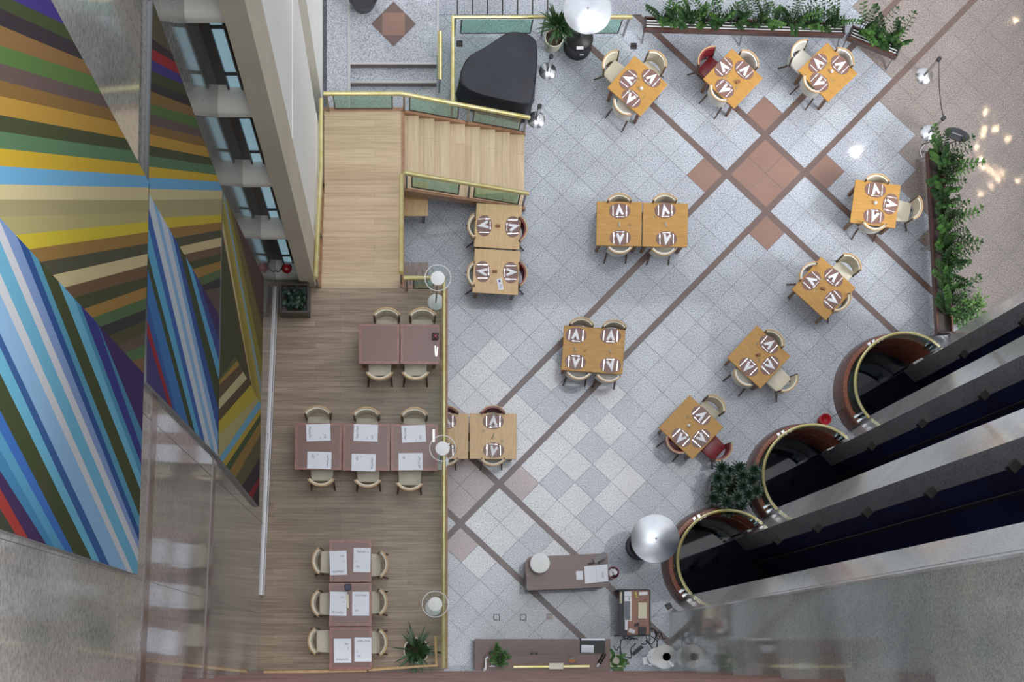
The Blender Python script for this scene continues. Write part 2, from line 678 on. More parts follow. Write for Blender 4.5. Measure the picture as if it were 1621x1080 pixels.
def mural(name, label, outline, sets, group):
    mb = MB()
    mats = ['frame_grey']
    fr = [W(x, y, 0.045) for x, y in outline]
    bk = [Vector((wall_x(p.y) + 0.001, p.y, p.z)) for p in fr]
    n = len(fr)
    mb.add(fr + bk, [tuple(range(n)), tuple(range(2 * n - 1, n - 1, -1))] + [(i, (i + 1) % n, n + (i + 1) % n, n + i) for i in range(n)])
    off = 0.048
    for pieces in sets:
        for poly, col in pieces:
            nm = paint(col)
            if nm not in mats:
                mats.append(nm)
            mb.slot = mats.index(nm)
            mb.add([W(x, y, off) for x, y in poly], [tuple(range(len(poly)))])
        off += 0.003
    o = mb.build(name, mats)
    bm = bmesh.new()
    bm.from_mesh(o.data)
    bmesh.ops.recalc_face_normals(bm, faces=[f for f in bm.faces if f.material_index == 0])
    for f in bm.faces:
        if f.material_index > 0 and f.normal.x < 0:
            f.normal_flip()
    bm.to_mesh(o.data)
    bm.free()
    return tag(o, label, 'mural', group)


OUT_A = [(-60, -262), (237, 290), (228, 592), (218, 910), (-60, 818)]
A_warm = [(-60, -262), (237, 290), (228, 592), (-60, 280)]
A_cool = [(-60, 280), (228, 592), (218, 910), (-60, 818)]
LW = [(20, 0, 95, 35, (62, 48, 118)), (0, 13, 110, 63, (62, 72, 42)), (0, 40, 127, 93, (52, 44, 50)), (0, 72, 140, 118, (130, 98, 58)),
      (0, 100, 153, 147, (84, 112, 58)), (0, 127, 167, 170, (96, 80, 76)), (0, 152, 180, 192, (130, 98, 52)), (0, 182, 193, 218, (176, 136, 56)),
      (0, 208, 203, 238, (68, 74, 46)), (0, 235, 213, 258, (88, 122, 88)), (0, 263, 227, 278, (198, 164, 48)), (0, 292, 237, 297, (108, 168, 206)),
      (0, 316, 237, 317, (204, 190, 145)), (0, 343, 237, 337, (164, 154, 112)), (25, 372, 237, 351, (174, 164, 112)), (45, 395, 237, 367, (202, 182, 54)),
      (63, 415, 237, 385, (148, 114, 60)), (82, 436, 233, 402, (80, 78, 60)), (100, 456, 233, 420, (200, 184, 140)), (115, 472, 232, 438, (110, 84, 60)),
      (130, 490, 231, 455, (70, 74, 46)), (142, 505, 231, 472, (154, 119, 60)), (155, 519, 230, 490, (80, 104, 66)), (170, 533, 229, 508, (54, 50, 52)),
      (185, 548, 229, 528, (76, 75, 46)), (197, 560, 229, 545, (96, 79, 70)), (207, 572, 229, 565, (80, 108, 70))]
LC = [(207, 640, 159, 523, (62, 42, 92)), (199, 640, 157, 520, (72, 128, 162)), (187, 640, 130, 490, (54, 54, 128)), (180, 640, 120, 480, (76, 140, 172)),
      (169, 640, 106, 480, (106, 174, 202)), (206, 780, 151, 640, (66, 74, 42)), (197, 780, 142, 640, (86, 150, 176)), (189, 780, 133, 640, (44, 80, 140)),
      (181, 780, 122, 640, (126, 150, 194)), (171, 780, 111, 640, (202, 202, 208)), (154, 780, 92, 640, (108, 172, 200)), (144, 780, 80, 640, (200, 202, 206)),
      (119, 780, 53, 640, (140, 178, 212)), (107, 780, 42, 640, (56, 92, 148)), (93, 780, 24, 640, (106, 174, 202)), (67, 780, 0, 650, (66, 74, 44)),
      (53, 780, 0, 682, (60, 106, 178)), (38, 780, 0, 712, (84, 148, 182)), (22, 780, 0, 745, (64, 124, 164)), (43, 850, 4, 780, (62, 42, 82)), (22, 841, 0, 805, (152, 54, 48))]
LC = [(c, d, a, b, k) for a, b, c, d, k in LC]
mural('mural_panel', 'largest striped mural panel at far left, warm bands over steep blue bands', OUT_A,
      [stripes(A_warm, LW, (120, 92, 62)) + stripes(A_cool, LC, (60, 62, 50))], 'striped mural panels on the left wall')
OUT_B = [(242, 2), (352, 302), (345, 722), (232, 605)]
B_warm = [(242, 2), (352, 302), (348, 501), (235, 305)]
B_cool = [(235, 305), (348, 501), (345, 722), (232, 605)]
LBW = [(242, 62, 267, 80, (90, 85, 66)), (241, 78, 275, 97, (56, 46, 52)), (241, 95, 282, 117, (150, 42, 46)), (241, 113, 287, 132, (62, 52, 120)),
       (240, 130, 292, 150, (62, 72, 42)), (240, 145, 300, 168, (54, 48, 48)), (240, 165, 308, 185, (128, 98, 56)), (240, 181, 314, 203, (82, 108, 58)),
       (239, 198, 320, 217, (94, 80, 74)), (239, 213, 326, 233, (128, 98, 54)), (239, 231, 331, 249, (178, 138, 56)), (238, 247, 337, 262, (68, 74, 46)),
       (238, 264, 344, 277, (86, 118, 84)), (238, 281, 348, 288, (198, 164, 48)), (237, 299, 352, 302, (106, 166, 204)), (237, 317, 350, 315, (200, 186, 142)),
       (250, 345, 350, 340, (166, 156, 114)), (268, 361, 350, 352, (198, 178, 56)), (277, 377, 350, 364, (146, 112, 60)), (283, 391, 350, 376, (80, 78, 60)),
       (291, 403, 350, 390, (198, 182, 138)), (300, 415, 349, 402, (108, 84, 60)), (306, 426, 349, 414, (70, 74, 46)), (313, 440, 349, 427, (152, 118, 60)),
       (320, 452, 348, 440, (80, 102, 66)), (325, 460, 348, 455, (54, 50, 52))]
LBC = [(347, 540, 320, 460, (62, 46, 92)), (346, 570, 310, 445, (56, 74, 138)), (346, 600, 294, 408, (92, 160, 198)), (346, 650, 283, 392, (62, 72, 46)),
       (346, 690, 272, 368, (52, 84, 148)), (346, 720, 262, 345, (130, 170, 210)), (340, 715, 250, 328, (196, 202, 214)), (334, 712, 245, 330, (138, 178, 214)),
       (325, 702, 237, 335, (196, 204, 212)), (318, 697, 236, 365, (60, 98, 166)), (310, 690, 236, 410, (92, 164, 200)), (300, 678, 235, 430, (62, 72, 46)),
       (280, 655, 234, 480, (62, 114, 172)), (275, 652, 231, 500, (52, 90, 150)), (268, 645, 230, 520, (148, 42, 52))]
LBC = [(c, d, a, b, k) for a, b, c, d, k in LBC]
mural('mural_panel', 'middle striped mural panel, narrow, with a tall blue wedge', OUT_B,
      [stripes(B_warm, LBW, (92, 78, 68)) + stripes(B_cool, LBC, (66, 62, 112))], 'striped mural panels on the left wall')
OUT_C = [(353, 304), (418, 440), (410, 803), (346, 723)]
LCU = [(416, 520, 372, 345, (86, 66, 60)), (414, 570, 365, 335, (110, 100, 60)), (412, 600, 360, 330, (142, 130, 62)), (411, 615, 357, 330, (132, 158, 164)),
       (409, 630, 354, 330, (166, 150, 78)), (404, 640, 352, 345, (150, 136, 62)), (398, 610, 352, 365, (196, 182, 138)), (392, 600, 352, 375, (90, 74, 52))]
C_low = [(347, 600), (372, 565), (413, 640), (410, 803), (346, 723)]
LCL = [(347, 604, 380, 566, (94, 100, 60)), (347, 610, 385, 572, (160, 130, 66)), (347, 632, 392, 580, (100, 80, 58)), (347, 648, 396, 594, (194, 182, 138)),
       (346, 668, 400, 606, (92, 76, 56)), (345, 690, 408, 628, (184, 166, 60)), (345, 728, 413, 630, (178, 166, 116)), (350, 735, 413, 645, (108, 166, 196)),
       (355, 742, 413, 655, (180, 156, 64)), (362, 748, 412, 668, (70, 84, 54)), (372, 758, 411, 690, (150, 118, 64)), (383, 770, 411, 725, (96, 92, 62)),
       (393, 782, 411, 755, (60, 52, 58)), (400, 788, 411, 765, (136, 44, 54))]
LCU = [(c, d, a, b, k) for a, b, c, d, k in LCU]
mural('mural_panel', 'smallest striped mural panel beside the wooden gallery, olive and yellow bands', OUT_C,
      [stripes(OUT_C, LCU, (72, 74, 50)), stripes(C_low, LCL, (58, 54, 56))], 'striped mural panels on the left wall')

# ---- window bay at the back of the gallery
WB0, WB1, WY = -2.15, -1.74, 6.345
ww = MB()
ww.box(((WB0 + WB1) / 2 - 0.1, WY + 0.2, 13.0), (0.75, 0.24, 26.0))
structure(ww.build('wall_back', 'window_frame'))
zl = [3.3, 6.3, 9.3, 12.4, 15.5, 18.6]
for i in range(5):
    z0, z1 = zl[i], zl[i + 1] - 0.5
    wm = MB()
    wm.box((-1.93, WY + 0.07, (z0 + z1) / 2), (0.13, 0.03, z1 - z0 + 0.1))
    g = wm.build('window_%d' % (i + 1), 'window_glass')
    structure(g)
    mm = MB()
    for q in (z0 + 0.5, z1 - 0.6):
        mm.box((-1.93, WY + 0.045, q), (0.15, 0.03, 0.05))
    for q in (-2.005, -1.855):
        mm.box((q, WY + 0.045, (z0 + z1) / 2), (0.02, 0.05, z1 - z0))
    f = mm.build('window_frame', 'window_frame', g)
ld = MB()
for z in zl:
    pr = []
    for k in range(7):
        a = PI / 2 * k / 6
        pr.append((WY - (WY - 6.13) * math.sin(a), z - 0.0 - 0.14 * (1 - math.cos(a))))
    ys = [(WY + 0.1, z)] + pr + [(6.13, z - 0.24), (WY + 0.1, z - 0.24)]
    vs = [(WB0, y, zz) for y, zz in ys] + [(WB1, y, zz) for y, zz in ys]
    n = len(ys)
    ld.add(vs, [tuple(range(n))[::-1], tuple(range(n, 2 * n))] + [(i, (i + 1) % n, n + (i + 1) % n, n + i) for i in range(n)])
structure(ld.build('trim_3', 'ledge_white'))

# ---- beige pier and white storey walls behind it
pm = MB()
pm.box((-1.62, 6.05 + 0.35, 13.0), (0.24, 0.7, 26.0))
structure(pm.build('wall_pier', 'beige_wall'))
vw = MB()
zs = [0.0, 2.5, 5.7, 8.9, 12.1, 15.3, 18.5]
for i in range(6):
    vw.box((-1.62, (6.76 + 9.05) / 2, (zs[i] + zs[i + 1]) / 2), (0.22 - 0.012 * (i % 2), 2.29, zs[i + 1] - zs[i] - 0.03))
vw.box((-1.65, 7.9, 10), (0.18, 2.25, 20))
vw.box((-1.67, 11.8, 10), (0.32, 4.0, 20))
structure(vw.build('wall_gallery', 'white_wall'))
rc = MB()
rc.box((-1.95, 9.43, 10), (0.3, 0.76, 20))
structure(rc.build('wall_recess', 'beige_wall'))

# ---- lift wall: granite fins, dark shafts, polished well floors
lf = MB()
for k, (t0, t1) in enumerate(FINS):
    lf.slot = 0
    a, b, c, d = F(t0), F(t1), F(t1, 0.3), F(t0, 0.3)
    z0, z1 = -1.3, 24.0
    vs = [(p.x, p.y, z) for z in (z0, z1) for p in (a, b, c, d)]
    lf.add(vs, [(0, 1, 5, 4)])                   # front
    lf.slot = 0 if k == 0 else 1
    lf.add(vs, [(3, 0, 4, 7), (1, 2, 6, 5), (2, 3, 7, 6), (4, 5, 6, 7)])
    lf.slot = 2
    lf.prism([tuple(F(t0 + 1, 0.27).xy), tuple(F(t1 - 1, 0.27).xy), tuple(F(t1 - 1, 2.2).xy), tuple(F(t0 + 1, 2.2).xy)], -1.3, 24.0)
lf.slot = 3
lf.prism([tuple(F(0, 2.0).xy), tuple(F(432, 2.0).xy), tuple(F(432, 2.3).xy), tuple(F(0, 2.3).xy)], -1.3, 24.0)
structure(lf.build('wall_lift', ['granite_fin', 'granite_fin_shade', 'shaft_black', 'shaft_navy']))
rl = MB()
for (ta, tb) in ((24, 119), (160, 258), (302, 394)):
    p = F((ta + tb) / 2 + 18, 1.1)
    rl.box((p.x, p.y, 11.5), (0.05, 0.05, 25), PI / 4)
    p = F(tb - 6, 0.55)
    rl.box((p.x, p.y, 11.5), (0.03, 0.05, 25), PI / 4)
    for i in range(8):
        p = F(tb - 2, 0.26)
        rl.box((p.x, p.y, 2.2 + 3.0 * i), (0.16, 0.1, 0.12), PI / 4)
        p = F((ta + tb) / 2 + 22, 1.2)
        rl.box((p.x, p.y, 2.2 + 3.0 * i), (0.3, 0.12, 0.14), PI / 4)
structure(rl.build('trim_4', 'dark_metal'))
wf = MB()
for t in RINGS:
    c = F(t)
    wf.lathe([(0.0, -1.0), (RR + 0.1, -1.0)], (c.x, c.y, 0), 40, cap=False)
wf.prism([tuple(F(24, 0.0).xy), tuple(F(394, 0.0).xy), tuple(F(394, 2.0).xy), tuple(F(24, 2.0).xy)], -1.2, -1.01)
structure(wf.build('floor_well', 'well_black'))
rw = MB()
for i in range(16):
    z0, z1 = i * 1.5, (i + 1) * 1.5 - 0.01
    for j in range(2):
        y0 = -2.0 + 1.42 * j
        rw.box((4.716 + 0.1, y0 + 0.705, (z0 + z1) / 2), (0.2, 1.40, z1 - z0))
structure(rw.build('wall_right', 'granite_lift_wall'))

# ---- plain unseen wall beyond the right edge, added to block light from there
ew = MB()
ew.box((13.2, 7.5, 2.0), (0.3, 12.5, 4.0))
structure(ew.build('wall_east', 'beige_wall'))
# ---- parapets of the lower balconies on the photographer's side
bp = MB()
bp.slot = 0
for z in (3.0, 6.4, 9.8, 13.2, 16.6):
    bp.slot = 0
    bp.box((3.9, -0.235 - 0.2, z), (13.0, 0.4, 0.1))
    bp.slot = 1
    bp.box((3.9, -0.25 - 0.06, z - 0.6), (13.0, 0.12, 1.1))
    bp.box((3.9, -0.24 - 0.06, z - 0.1), (13.0, 0.12, 0.05))
structure(bp.build('wall_balcony', ['parapet_wood', 'counter_wood']))

# ---- wooden gallery deck
dk = MB()
dk.slot = 0
dk.prism([(wall_x(-0.23), -0.23), (0.60, -0.23), (0.60, 6.03), (wall_x(6.03), 6.03)], DZ - 0.3, DZ)
dk.prism([(wall_x(6.03), 6.03), (-1.5, 6.03), (-1.5, 6.045), (-1.745, 6.045), (-1.745, 6.42), (wall_x(6.42), 6.42)], DZ - 0.3, DZ)
dk.slot = 1
dk.box((0.63, 2.915, DZ - 0.14), (0.06, 6.23, 0.32))
dk.box((0.25, 6.05, DZ - 0.14), (0.7, 0.04, 0.32))
structure(dk.build('floor_gallery', ['deck_wood', 'stair_trim']))

# ---- granite lobby beyond the stairs: two steps up, inlaid diamond
lb = MB()
LZ = 0.34
lb.slot = 0
lb.box(((-1.03 + 0.52) / 2, (10.55 + 13.2) / 2, LZ - 0.17), (1.55, 2.65, 0.34))
lb.box((-1.235, 11.3, LZ - 0.17), (0.4, 4.0, 0.34))
lb.box(((0.52 + 4.2) / 2, 12.5, 0.008), (3.68, 1.9, 0.016))
lb.box((-0.255, 10.41, 0.085), (1.55, 0.28, 0.17))
lb.slot = 1
for y, z in ((10.27, 0.17), (10.55, LZ)):
    lb.box((-0.255, y - 0.004, z / 2 + (0 if z < 0.2 else 0.085)), (1.55, 0.012, 0.15))
lb.slot = 2
for y, z in ((10.29, 0.172), (10.57, LZ + 0.002)):
    lb.box((-0.255, y, z), (1.55, 0.04, 0.006))
lb.box((-1.04, 11.4, LZ + 0.004), (0.05, 3.6, 0.02))
lb.box((0.54, 12.0, LZ + 0.004), (0.04, 2.6, 0.02))
lb.slot = 3
d = P(623, 38, LZ)
lb.add([(d.x - 0.4, d.y, LZ + 0.003), (d.x, d.y - 0.4, LZ + 0.003), (d.x + 0.4, d.y, LZ + 0.003), (d.x, d.y + 0.4, LZ + 0.003)], [(0, 1, 2, 3)])
lb.slot = 4
lb.add([(d.x - 0.2, d.y - 0.2, LZ + 0.005), (d.x + 0.2, d.y - 0.2, LZ + 0.005), (d.x + 0.2, d.y + 0.2, LZ + 0.005), (d.x - 0.2, d.y + 0.2, LZ + 0.005)], [(0, 1, 2, 3)])
lb.slot = 5
for i in range(7):
    lb.box((0.9 + 0.27 * i, 12.5, 0.018), (0.022, 1.9, 0.005))
structure(lb.build('floor_lobby', ['granite_lobby', 'granite_strip', 'frame_silver', 'granite_strip', 'granite_brown', 'dark_metal']))

# ================================================================== STAIRS AND RAILINGS
st = thing('staircase', 'L-shaped light wooden staircase with brass rails, rising to the wooden gallery', 'stairs', (-0.1, 8.1, 0))
OFF = Vector((0.1, -8.1, 0))


def sbox(mb, x0, x1, y0, y1, z0, z1):
    mb.box(((x0 + x1) / 2 + OFF.x, (y0 + y1) / 2 + OFF.y, (z0 + z1) / 2), (x1 - x0, y1 - y0, z1 - z0))


R6 = 1.5 / 9
for i in range(8):
    m = MB()
    z = 1.5 - R6 * (i + 1)
    x0 = -0.08 + 0.2713 * i
    sbox(m, x0, x0 + 0.275, 8.06, 9.38, z - 0.05, z)
    m.build('tread', 'tread_wood_cross', st, bevel=0.006)
    m = MB()
    sbox(m, x0 + 0.235, x0 + 0.255, 8.08, 9.36, max(0.0, z - R6), z - 0.05)
    m.build('riser', 'stair_trim', st)
    m = MB()
    z = 1.5 + R6 * (i + 1)
    y1 = 8.13 - 0.2625 * i
    sbox(m, -1.42, -0.11, y1 - 0.2655, y1, z - 0.05, z)
    m.build('tread', 'tread_wood', st, bevel=0.006)
    m = MB()
    sbox(m, -1.41, -0.13, y1 - 0.03, y1 - 0.01, z - R6, z - 0.05)
    m.build('riser', 'stair_trim', st)
m = MB()
sbox(m, -1.43, -0.08, 8.10, 9.41, 1.40, 1.5)
m.build('landing', 'tread_wood', st, bevel=0.006)
for y in (8.03, 9.37):                                        # stringers of the lower flight
    m = MB()
    a, b = Vector((-0.08 + OFF.x, y + OFF.y, 1.53)), Vector((2.11 + OFF.x, y + OFF.y, 0.2))
    m.slab([a - Vector((0, 0, 0.34)), b - Vector((0, 0, 0.19)), b, a], 0.05)
    m.build('stringer', 'stair_trim', st)
for x in (-1.44, -0.08):
    m = MB()
    a, b = Vector((x + OFF.x, 8.13 + OFF.y, 1.53)), Vector((x + OFF.x, 6.04 + OFF.y, 3.02))
    m.slab([a - Vector((0, 0, 0.34)), b - Vector((0, 0, 0.34)), b, a], 0.05)
    m.build('stringer', 'stair_trim', st)
m = MB()
sbox(m, -1.44, -0.06, 9.38, 9.43, 1.3, 1.52)
sbox(m, -0.10, -0.05, 8.1, 9.4, 1.3, 1.515)
m.build('landing_edge', 'stair_trim', st)


def railing(name, label, pts, h=0.95, panels=True, post='steel', rad=0.04, low=0.12, skip=(), group='brass railings', railmat='brass'):
    """pts: list of floor points (x, y, z); rail runs h above them, with posts and glass between"""
    base = Vector(pts[0])
    root = thing(name, label, 'railing', base, 0.0, group)
    q = [Vector(p) - base for p in pts]
    up = Vector((0, 0, h))
    m = MB()
    m.tube([p + up for p in q], rad, 10)
    for p in q[1:-1]:
        m.lathe([(0.0, -rad), (rad * 0.8, -rad * 0.6), (rad, 0), (rad * 0.8, rad * 0.6), (0, rad)], p + up, 10)
    m.build('handrail', railmat, root, smooth=True)
    for i in range(len(q) - 1):
        L = (q[i + 1] - q[i]).length
        n = max(1, round(L / 1.35))
        for k in range(n):
            a = q[i].lerp(q[i + 1], k / n)
            b = q[i].lerp(q[i + 1], (k + 1) / n)
            d = (b - a).normalized()
            pm = MB()
            pa = a + d * 0.05
            pm.box((pa.x, pa.y, pa.z + h / 2), (0.035, 0.035, h - 0.03), math.atan2(d.y, d.x))
            if k == n - 1 and i == len(q) - 2:
                pb = b - d * 0.05
                pm.build('post', post, root)
                pm = MB()
                pm.box((pb.x, pb.y, pb.z + h / 2), (0.035, 0.035, h - 0.03), math.atan2(d.y, d.x))
            pm.build('post', post, root)
            if panels and (i, k) not in skip and (b - a).length > 0.35:
                g = MB()
                s = d * 0.16
                g.slab([a + s + Vector((0, 0, low)), b - s + Vector((0, 0, low)), b - s + Vector((0, 0, h - 0.16)), a + s + Vector((0, 0, h - 0.16))], 0.012)
                gp = g.build('glass_panel', 'glass_green', root)
                fm = MB()
                for (u, w) in ((a + s, b - s),):
                    fm.tube([u + Vector((0, 0, low)), w + Vector((0, 0, low))], 0.012, 6)
                    fm.tube([u + Vector((0, 0, low)), u + Vector((0, 0, h - 0.16))], 0.012, 6)
                    fm.tube([w + Vector((0, 0, low)), w + Vector((0, 0, h - 0.16))], 0.012, 6)
                fm.build('panel_frame', 'dark_metal', gp)
    return root


railing('railing', 'brass and glass railing along the far side of landing and lower stair flight',
        [(-1.40, 9.38, 1.5), (-0.1, 9.38, 1.5), (2.12, 9.38, 0.14)])
railing('railing', 'brass railing on the near side of the lower stair flight, above the tan tables', [(-0.06, 8.06, 1.5), (2.1, 8.06, 0.14)])
railing('railing', 'long brass handrail on the left of the upper stairs beside the white wall', [(-1.44, 9.3, 1.5), (-1.44, 8.13, 1.5), (-1.455, 6.0, 3.0)], panels=False)
railing('railing', 'brass handrail on the right of the upper stairs beside the stairwell', [(-0.1, 8.0, 1.55), (-0.1, 6.08, 3.0)], panels=False)
railing('railing', 'longest brass railing along the open right edge of the wooden gallery', [(-0.06, 6.0, DZ), (0.575, 6.0, DZ), (0.575, -0.18, DZ)])
railing('railing', 'wooden corner rail around the palm at the bottom of the gallery',
        [P(688, 1008, DZ), P(690, 1053, DZ), P(585, 1060, DZ)], h=0.6, panels=False, post='chair_tan', rad=0.028, railmat='chair_tan')
railing('railing', 'low wooden rail below the column of three tables, left of the palm',
        [P(582, 1061, DZ), P(422, 1064, DZ)], h=0.6, panels=False, post='chair_tan', rad=0.028, railmat='chair_tan')
railing('railing', 'brass and glass railing round the piano corner, behind the palm in the cream pot',
        [(0.79, 9.62, 0.0), (0.79, 11.18, 0.0), (3.93, 11.18, 0.0)])
railing('railing', 'short brass handrail beside the granite lobby steps', [P(695, 150, 0), P(695, 76, LZ)], h=0.9, panels=False)

# ---- lift wells: granite plinth, glass and brass ring
RLAB = ['bottom', 'middle', 'topmost']
for k, t in enumerate(RINGS):
    c = F(t)
    root = thing('lift_rail', '%s of the three round brass lift rails on a terracotta granite plinth' % RLAB[k], 'railing', c, 0.0, 'round lift rails')
    dlt = math.asin(min(1, 0.02 / RR))
    a0, a1 = PI / 4 + dlt, PI * 5 / 4 - dlt
    m = MB()
    m.lathe([(RR - 0.02, -0.98), (RR - 0.02, 0.46), (RR + 0.01, 0.5), (RR + 0.08, 0.5)], (0, 0, 0), 40, a0, a1)
    m.slot = 1
    m.lathe([(RR + 0.08, 0.5), (RR + 0.1, 0.47), (RR + 0.14, 0.1), (RR + 0.15, 0.0)], (0, 0, 0), 40, a0, a1)
    m.build('plinth', ['granite_terracotta', 'granite_maroon'], root, smooth=True)
    m = MB()
    m.lathe([(RR - 0.006, 0.55), (RR - 0.006, 0.98), (RR + 0.006, 0.98), (RR + 0.006, 0.55), (RR - 0.006, 0.55)], (0, 0, 0), 40, a0 + 0.05, a1 - 0.05)
    m.build('glass_panel', 'glass_lift', root, smooth=True)
    m = MB()
    m.tube([(RR * math.cos(a0 + (a1 - a0) * i / 48), RR * math.sin(a0 + (a1 - a0) * i / 48), 1.04) for i in range(49)], 0.028, 8)
    m.build('handrail', 'brass', root, smooth=True)
    for a in (a0 + 0.1, (a0 + a1) / 2 - 0.25, a1 - 0.1):
        m = MB()
        for da in (-0.05, 0.05):
            x, y = RR * math.cos(a + da), RR * math.sin(a + da)
            m.box((x, y, 0.78), (0.05, 0.03, 0.56), a)
            m.box((x * 1.04, y * 1.04, 0.53), (0.07, 0.05, 0.06), a)
        m.build('bracket', 'chrome', root)

# ================================================================== TABLES
TABLES = {}


def table_parts(root, w, d, h, topmat, legmat, rim=None, edge=None):
    m = MB()
    m.box((0, 0, h - 0.018), (w, d, 0.036))
    m.build('tabletop', topmat, root, bevel=0.006)
    if rim:
        m = MB()
        for sx in (-1, 1):
            m.box((sx * (w / 2 - 0.02), 0, h + 0.001), (0.04, d, 0.006))
            m.box((0, sx * (d / 2 - 0.02), h + 0.001), (w - 0.08, 0.04, 0.006))
        m.build('edge_band', rim, root)
    m = MB()
    for sx in (-1, 1):
        m.box((sx * (w / 2 - 0.045), 0, h - 0.075), (0.025, d - 0.12, 0.08))
        m.box((0, sx * (d / 2 - 0.045), h - 0.075), (w - 0.12, 0.025, 0.08))
    m.build('apron', edge or legmat, root)
    for sx in (-1, 1):
        for sy in (-1, 1):
            m = MB()
            m.box((sx * (w / 2 - 0.075), sy * (d / 2 - 0.075), (h - 0.036) / 2), (0.06, 0.06, h - 0.036), 0, 0.8)
            m.build('leg', legmat, root)


def corners(pts):
    """px corners (TL, TR, BR, BL) -> centre, width, depth, angle"""
    c = [sum(p[i] for p in pts) / 4 for i in (0, 1)]
    wv = ((pts[1][0] - pts[0][0] + pts[2][0] - pts[3][0]) / 2, (pts[1][1] - pts[0][1] + pts[2][1] - pts[3][1]) / 2)
    hv = ((pts[3][0] - pts[0][0] + pts[2][0] - pts[1][0]) / 2, (pts[3][1] - pts[0][1] + pts[2][1] - pts[1][1]) / 2)
    return c, math.hypot(*wv), math.hypot(*hv), -math.atan2(wv[1], wv[0])


def add_table(key, pts, short, label, deck=False, topmat='table_orange', group='orange wooden tables on the paved floor'):
    c, wp, hp, ang = corners(pts)
    z = 0.75 + (DZ if deck else 0)
    k = (H - z) / (S * H)
    p = P(c[0], c[1], z)
    root = thing('dining_table', label, 'table', (p.x, p.y, DZ if deck else 0.0), ang, group)
    if deck:
        table_parts(root, wp * k - 0.006, hp * k - 0.006, 0.75, 'table_red', 'table_leg', rim='table_red_rim', edge='table_red_rim')
    else:
        table_parts(root, wp * k - 0.006, hp * k - 0.006, 0.75, topmat, 'table_leg', edge='table_edge')
    TABLES[key] = dict(c=c, z=z, short=short, ang=ang, base=DZ if deck else 0.0)
    return root


add_table('T1', [(1004.8, 88.8), (1058.6, 133.5), (1013.2, 184.7), (960.7, 138)], 'turned table nearest the piano', 'square orange table turned on its corner, nearest the covered piano')
add_table('T2', [(1160, 78), (1209.3, 124.2), (1161.3, 172.1), (1111.4, 123.5)], 'turned table below the long planter', 'square orange table turned on its corner below the middle of the long planter')
add_table('T3', [(1311, 68), (1359.6, 118), (1309.7, 160.8), (1261.8, 110.3)], 'turned table at the planter bend', 'square orange table turned on its corner at the bend of the planters')
add_table('T4', [(1352.8, 283.3), (1425.6, 293.3), (1418.3, 361.7), (1346.7, 352.8)], 'table beside the right hedge', 'square orange table nearly straight beside the hedge on the right')
add_table('T5', [(1301.4, 406.9), (1353.8, 455), (1308.6, 508.6), (1252, 457.4)], 'turned table above the topmost lift rail', 'square orange table turned on its corner above the topmost lift rail')
add_table('T6', [(1199.4, 515.4), (1251.8, 564.2), (1204.2, 615.9), (1149.4, 566)], 'turned table beside the topmost lift rail', 'square orange table turned on its corner left of the topmost lift rail')
add_table('T7', [(1092, 625.6), (1145.6, 676.2), (1096.2, 728.6), (1042, 676.8)], 'turned table by the silver pot', 'square orange table turned on its corner by the leafy plant in a silver pot')
add_table('A1', [(944, 318.5), (1016, 319.5), (1016, 390.5), (944, 389)], 'left table of the central pair', 'left one of two square orange tables pushed together in the hall centre')
add_table('A2', [(1017, 320), (1089, 322), (1089, 391.5), (1017, 391)], 'right table of the central pair', 'right one of two square orange tables pushed together in the hall centre')
add_table('B', [(892.3, 514.7), (989.8, 522), (986.2, 593), (888.7, 586.3)], 'wide four-seat table', 'wide orange table for four standing alone below the central pair')
add_table('C1', [(753.3, 320.8), (826.7, 325.8), (822.5, 395.3), (750.8, 391.2)], 'upper tan table by the stairs', 'upper one of two tan tables pushed together at the foot of the stairs', topmat='table_tan', group='tan wooden tables on the paved floor')
add_table('C2', [(750.8, 393), (822.5, 397.2), (821.7, 467.5), (747.5, 463.3)], 'lower tan table by the stairs', 'lower one of two tan tables pushed together at the foot of the stairs', topmat='table_tan', group='tan wooden tables on the paved floor')
add_table('D1', [(669, 654), (741.5, 654.5), (741.5, 727.5), (669, 727)], 'tan table half under the gallery', 'tan table half hidden under the gallery edge', topmat='table_tan', group='tan wooden tables on the paved floor')
add_table('D2', [(743.3, 654), (818.6, 654.7), (818, 727.5), (743.3, 727)], 'tan table just outside the gallery', 'tan table standing just outside the edge of the gallery', topmat='table_tan', group='tan wooden tables on the paved floor')
GR = 'dark red tables on the wooden gallery'
add_table('G1', [(568, 513), (633, 513), (632, 576.5), (568, 576.5)], 'left red table of the upper pair', 'bare dark red table, left of the pair nearest the stairs on the gallery', True, group=GR)
add_table('G2', [(634, 513), (696, 513.5), (696, 577), (633.5, 576.5)], 'right red table of the upper pair', 'dark red table with a jar, right of the pair nearest the stairs on the gallery', True, group=GR)
add_table('G3', [(467.5, 669), (542, 670), (540.5, 744.5), (465.5, 744)], 'left red table of the row', 'left dark red table of the row of three on the gallery', True, group=GR)
add_table('G4', [(543, 670.5), (618, 671), (617, 745.5), (541.5, 745)], 'middle red table of the row', 'middle dark red table of the row of three on the gallery', True, group=GR)
add_table('G5', [(619, 671), (693.5, 671.5), (693.5, 745.5), (618.5, 745.5)], 'right red table of the row', 'right dark red table of the row of three on the gallery', True, group=GR)
add_table('G6', [(521.6, 855), (588, 855), (588.5, 921.5), (521, 922)], 'top red table of the column', 'top dark red table of the column of three on the gallery', True, group=GR)
add_table('G7', [(521, 923), (588.5, 923), (588.5, 991.5), (520.5, 992)], 'middle red table of the column', 'middle dark red table of the column of three on the gallery', True, group=GR)
add_table('G8', [(521, 993), (589, 993), (589, 1061), (521.5, 1061)], 'bottom red table of the column', 'bottom dark red table of the column of three on the gallery', True, group=GR)
p = P(641, 325, 0.75)
